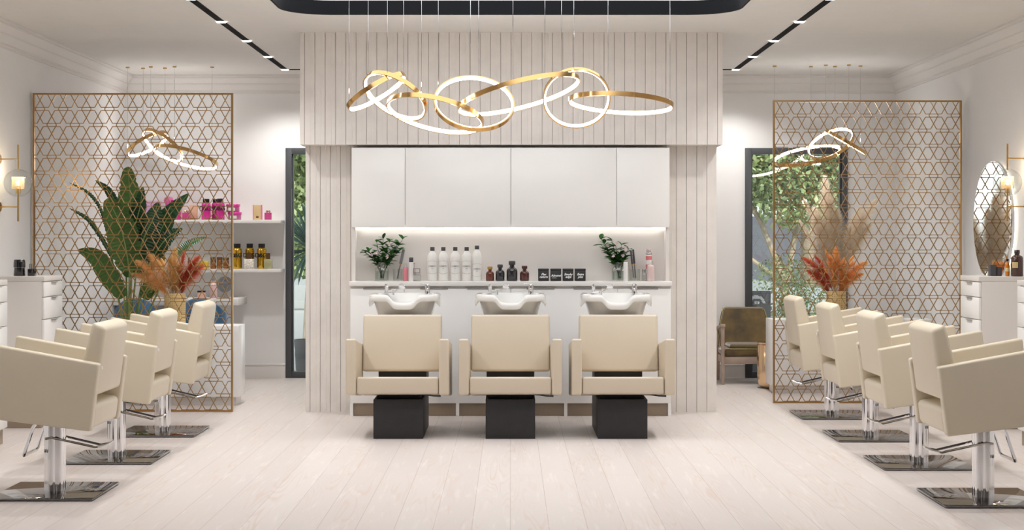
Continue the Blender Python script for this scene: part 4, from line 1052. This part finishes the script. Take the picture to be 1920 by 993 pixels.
# ---------------------------------------------------------------- olive armchair and gold table
OLV = mat('olive_velvet', (98, 78, 36), .75, noise=.55, nscale=7, sheen=.8); OAK = mat('washed_oak', (176, 156, 142), .6, noise=.12, nscale=12, bump=.3)
ya = 14.62
ac = empty('armchair', (gx(1407, ya), ya, 0), 'olive velvet armchair with washed oak frame beside the garden window', 'armchair')
m = MB(); prev = None
prof = [(-.262, .34), (-.268, .45), (-.245, .58), (-.212, .705), (-.190, .725)]
pts = prof + [(-x, z) for x, z in prof[::-1]]
t = bmesh.new()
def lean(x, z): return .30 + (z - .34) * .28 + .06 * (1 - (x / .27) ** 2)
A_ = [t.verts.new((x, lean(x, z) - .0, z)) for x, z in pts]; B_ = [t.verts.new((x, lean(x, z) + .09, z - .01)) for x, z in pts]
t.faces.new(A_); t.faces.new(B_[::-1]); n = len(pts)
for i in range(n): t.faces.new((A_[i], B_[i], B_[(i + 1) % n], A_[(i + 1) % n]))
bmesh.ops.recalc_face_normals(t, faces=t.faces[:]); bmesh.ops.bevel(t, geom=t.edges[:], offset=.022, segments=3, affect='EDGES')
m.add(t); bk = m.build('backrest', OLV, ac, ang=60)
MB().tube([(x * .97, lean(x, z) - .002, z - .008) for x, z in pts], .004, 6).build('piping', mat('olive_piping', (170, 160, 110), .6), bk)
MB().box(-.255, -.02, .265, .255, .42, .345, .03, 4).build('seat', OLV, ac, ang=60)
MB().tube([(-.24, -.016, .34), (.24, -.016, .34)], .004, 6).build('piping', MATS['olive_piping'], ac)
MB().box(-.20, -.01, .335, .20, .36, .385, .024, 4).build('seat_cushion', OLV, ac, ang=60)
m = MB(); m.box(-.255, -.02, .195, .255, .005, .262, .003); m.box(-.255, .40, .195, .255, .42, .262, .003); m.box(-.255, .0, .195, -.235, .41, .262); m.box(.235, .0, .195, .255, .41, .262); m.build('seat_frame', OAK, ac)
for s in (-1, 1):
    MB().prism([(-.05, 0), (-.015, 0), (.0, .56), (-.05, .56)], min(s * .255, s * .285), max(s * .255, s * .285), 'x', bev=.003).build('leg', OAK, ac)
    MB().prism([(.45, 0), (.48, 0), (.42, .50), (.37, .50)], min(s * .235, s * .265), max(s * .235, s * .265), 'x', bev=.003).build('leg', OAK, ac)
    MB().prism([(-.06, .555), (.45, .49), (.45, .515), (-.06, .582)], min(s * .25, s * .295), max(s * .25, s * .295), 'x', bev=.004).build('armrest', OAK, ac)
yg = 14.27
gt = empty('side_table', (gx(1418, yg) + .215, yg, 0), 'polished rose-gold drum side table beside the olive armchair', 'side table')
ROSE = mat('rose_gold', (240, 206, 166), .14, 1)
MB().lathe([(.13, 0), (.165, .006), (.19, .03), (.203, .075), (.205, .12), (.205, .405), (.198, .412)], 0, 0, 0, 48).build('drum', ROSE, gt, ang=50)
MB().lathe([(.196, .412), (.205, .414), (.205, .424), (.20, .428)], 0, 0, 0, 48).build('top', ROSE, gt, ang=50)

# ---------------------------------------------------------------- outside
struct(B(-14, YB + .16, -.16, 14, 40, -.06).build('ground_outside', mat('stone_paving', (206, 208, 210), .8, noise=.05, nscale=3)))
m = MB()
for i in range(26): m.box(-3.6 + i * .14, YB + .2, -.058, -3.6 + i * .14 + .132, 19.2, -.03)
dk = m.build('deck', mat('grey_decking', (196, 196, 196), .7, noise=.1, nscale=7)); tag(dk, 'pale grey timber deck outside the narrow window', 'deck')
TL = [mat('tree_green', (150, 168, 116), .7, noise=.35, nscale=2, translu=.3), mat('tree_light', (184, 198, 148), .7, noise=.3, nscale=2, translu=.3), mat('tree_dark', (112, 130, 92), .7, noise=.3, nscale=2, translu=.3)]
BARK = mat('bark', (150, 136, 116), .8, noise=.2)
def tree(x, y, h, blobs, lab, seed, trunk, n=2600, ls=.055):
    rnd = random.Random(seed); root = empty('garden_tree', (x, y, -.06), lab, 'tree', 'trees in the garden')
    for pts, r in trunk: MB().tube(pts, r, 8).build('trunk', BARK, root)
    ms = [MB(), MB(), MB()]
    for (bx_, by_, bz_, br) in blobs:
        for _ in range(int(n / len(blobs))):
            v = Vector((rnd.gauss(0, 1), rnd.gauss(0, 1), rnd.gauss(0, 1))).normalized() * br * rnd.random() ** .4
            p = Vector((bx_, by_, bz_)) + Vector((v.x, v.y, v.z * .9)); d = Vector((rnd.uniform(-1, 1), rnd.uniform(-1, 1), rnd.uniform(-1, .6))).normalized()
            s_ = d.cross(Vector((rnd.uniform(-1, 1), rnd.uniform(-1, 1), rnd.uniform(-1, 1)))).normalized(); mq = ms[rnd.choice((0, 0, 1, 2))]
            l_ = ls * rnd.uniform(.7, 1.5); q = [p, p + d * l_ * .5 + s_ * l_ * .3, p + d * l_, p + d * l_ * .5 - s_ * l_ * .3]
            mq.bm.faces.new([mq.bm.verts.new(v_) for v_ in q])
    for mq, mt in zip(ms, TL): mq.build('crown', mt, root, smooth=False, clean=False)
tree(-2.6, 19.6, 4, [(-.2, 0, 3.2, 1.0), (.7, .2, 2.6, .9), (-.6, .4, 2.2, .8), (.4, 0, 1.9, .55), (-.1, 0, 1.5, .6)], 'leafy tree filling the narrow window', 1, [([(0, 0, 0), (.05, 0, 1.2), (0, 0, 2.4)], [.09, .07, .05])], 16000, .085)
tree(3.35, 19.2, 4, [(-.5, 0, 3.3, .95), (.5, .2, 3.0, 1.0), (-.7, .3, 2.35, .75), (.3, 0, 2.2, .7), (1.0, .2, 2.2, .6)], 'light green tree with spreading branches in the wide window', 2,
     [([(.1, 0, 0), (.12, 0, .9), (-.2, 0, 1.7), (-.8, 0, 2.6)], [.05, .045, .035, .02]), ([(.12, 0, .8), (.3, 0, 1.8), (.7, 0, 2.9)], [.04, .035, .02]), ([(.1, 0, .9), (-.5, .1, 1.35), (-.95, .1, 1.9)], [.03, .025, .012])], 20000, .075)
tree(4.3, 22, 4, [(0, 0, 3.0, 1.3), (-1.2, 0, 2.9, 1.1), (1.1, 0, 2.9, 1.2), (-.4, .2, 3.6, .9)], 'darker tree further off in the wide window', 3, [([(0, 0, 0), (0, 0, 2.6)], [.12, .08])], 20000, .11)
tree(-4.0, 24, 4, [(0, 0, 3.2, 1.3), (1.2, 0, 2.9, 1.2), (.4, .3, 2.2, .9), (.9, .2, 4.0, 1.0)], 'darker tree behind the one in the narrow window', 7, [([(0, 0, 0), (0, 0, 2.6)], [.12, .08])], 18000, .12)
tree(3.12, 17.5, 2, [(0, 0, 1.0, .32), (.3, 0, .75, .3), (.05, 0, .55, .25)], 'small silvery olive bush just outside the wide window', 4, [([(0, 0, 0), (.1, 0, .6)], [.02, .012]), ([(.1, 0, .0), (.35, 0, .7)], [.015, .01])], 2600, .035)
# spiky palm beside the narrow window
rnd = random.Random(5); root = empty('spiky_palm', (-2.15, 16.3, -.03), 'spiky blue-green palm beside the fluted wall outside', 'palm')
MB().lathe([(.12, 0), (.15, .02), (.17, .35), (.15, .35), (.14, .30), (0, .30)], 0, 0, 0, 24).build('pot', mat('charcoal_pot', (70, 72, 76), .6), root)
MB().tube([(0, 0, .28), (0, 0, 1.3)], [.05, .04], 10).build('trunk', BARK, root)
m = MB()
for i in range(90):
    a = rnd.uniform(0, 2 * PI); e_ = rnd.uniform(-.5, 1.3); leaf_mesh(m, (0, 0, 1.3), (math.cos(a) * math.cos(e_), math.sin(a) * math.cos(e_) * .8, math.sin(e_)), (0, 0, 1), rnd.uniform(.45, .70), .036, .28, 6)
m.build('fronds', mat('palm_green', (70, 104, 92), .5, noise=.2, translu=.3), root, clean=False)
# garden walls, white building and lounge outside
bw_ = empty('garden_building', (-1.6, 27, -.06), 'white flat garden building with brown door beyond the deck', 'building')
B(-3, 0, 0, 2.2, 3, 3.2).build('wall', mat('outdoor_white', (236, 236, 236), .8), bw_)
B(-1.05, -.03, .3, -.3, -.001, 1.25).build('shutter', mat('brown_shutter', (96, 76, 62), .6, noise=.2), bw_)
lg = empty('garden_bench', (-2.1, 21.5, -.06), 'long white upholstered garden bench on the deck edge', 'bench')
B(-1.4, 0, 0, 1.2, .8, .42, .04).build('seat', mat('outdoor_cushion', (240, 238, 234), .8), lg); B(-1.4, .6, .43, 1.2, .85, .78, .05).build('backrest', MATS['outdoor_cushion'], lg)
gw = B(1.5, 24, -.06, 9, 24.3, 1.75).build('garden_wall', mat('lavender_render', (168, 168, 178), .8, noise=.05)); tag(gw, 'grey rendered garden wall seen through the wide window', 'garden wall')
cp = B(1.5, 21.0, -.06, 7, 21.5, .72, .01).build('planter_wall', mat('outdoor_stone', (222, 226, 228), .8)); tag(cp, 'low pale stone planter wall beyond the wide window', 'planter')
# white shade sail
sr = empty('shade_sail', (2.92, 18.0, -.22), 'white triangular shade sail corner hanging outside the window', 'shade sail')
m = MB(); m.prism([(-.6, 1.02), (-.6, 1.22), (.22, 1.10), (.10, .98), (-.15, .80)], 0, .02, 'y', bev=.003); m.build('cloth', mat('sail_cloth', (246, 247, 248), .7), sr)
MB().tube([(-.6, .01, 1.22), (-.6, .01, -.06)], .02, 8).build('pole', SIL, sr)
# dark board with a ring of white squares, made up for an unidentified shape
yk = 16.6
kb = empty('ring_standin_board', (gx(1418, yk), yk, 0), 'made-up dark board with a ring of small white squares outside the window', 'sign board')
B(-.36, .0, -.06, .16, .04, gz(545, yk), .01).build('board', mat('board_dark', (70, 70, 74), .6, noise=.1), kb)
m = MB(); zc = gz(572, yk); q = .0125
for i in range(-8, 9):
    for j in range(-8, 9):
        r = math.hypot(i + .3, j); a = math.degrees(math.atan2(j, i))
        if 6.0 < r < 8.3 and not (-30 < a < 12) and not (150 < abs(a)):
            for (xa, za, xb, zb) in ((i, j, i + 1, j), (i, j, i, j + 1)): m.bar((xa * q, zc + za * q), (xb * q, zc + zb * q), .006, .006, -.004)
m.build('white_ring', mat('ring_squares_white', (244, 244, 244), .6), kb, smooth=False)
MB().tube([(-.17, -.02, zc + .02), (-.13, -.02, zc - .08), (-.05, -.02, zc - .14), (.04, -.02, zc - .16)], .007, 8).build('coral_tube', mat('coral_tube', (232, 120, 100), .4), kb)
MB().lathe([(.001, -.02), (.03, -.015), (.034, 0), (.03, .015), (.001, .02)], .0, -.03, zc + .03, 16).build('grey_knob', SIL, kb)

# ---------------------------------------------------------------- light
w = bpy.data.worlds.new('sky'); sc.world = w; w.use_nodes = True; nt = w.node_tree
bg = nt.nodes['Background']
bg.inputs['Color'].default_value = (.88, .94, 1.0, 1); bg.inputs['Strength'].default_value = 1.5
s = bpy.data.lights.new('sun', 'SUN'); s.energy = 5.5; s.angle = .05; s.color = (1, .96, .9)
so = bpy.data.objects.new('sun', s); COL.objects.link(so); so.rotation_euler = (math.radians(48), math.radians(14), 0)
# rectangular area lamp, used for the LED strip under the wall cabinet
def area(name, loc, rot, sx, sy_, e_, col=(1, 1, 1)):
    l = bpy.data.lights.new(name, 'AREA'); l.shape = 'RECTANGLE'; l.size = sx; l.size_y = sy_; l.energy = e_; l.color = col
    o = bpy.data.objects.new(name, l); COL.objects.link(o); o.location = loc; o.rotation_euler = rot; return o
area('cabinet_strip_light', (0, 12.245, 1.474), (math.radians(-25), 0, 0), 2.4, .02, 1.2, (1, .97, .93))

sc.view_settings.view_transform = 'Standard'; sc.view_settings.look = 'None'; sc.view_settings.gamma = 1; sc.view_settings.exposure = 0
sc.view_settings.use_curve_mapping = False
sc.cycles.max_bounces = 10; sc.cycles.diffuse_bounces = 5; sc.cycles.glossy_bounces = 5; sc.cycles.transparent_max_bounces = 16
sc.cycles.sample_clamp_indirect = 6; sc.cycles.caustics_reflective = False; sc.cycles.caustics_refractive = False
sc.cycles.use_denoising = True
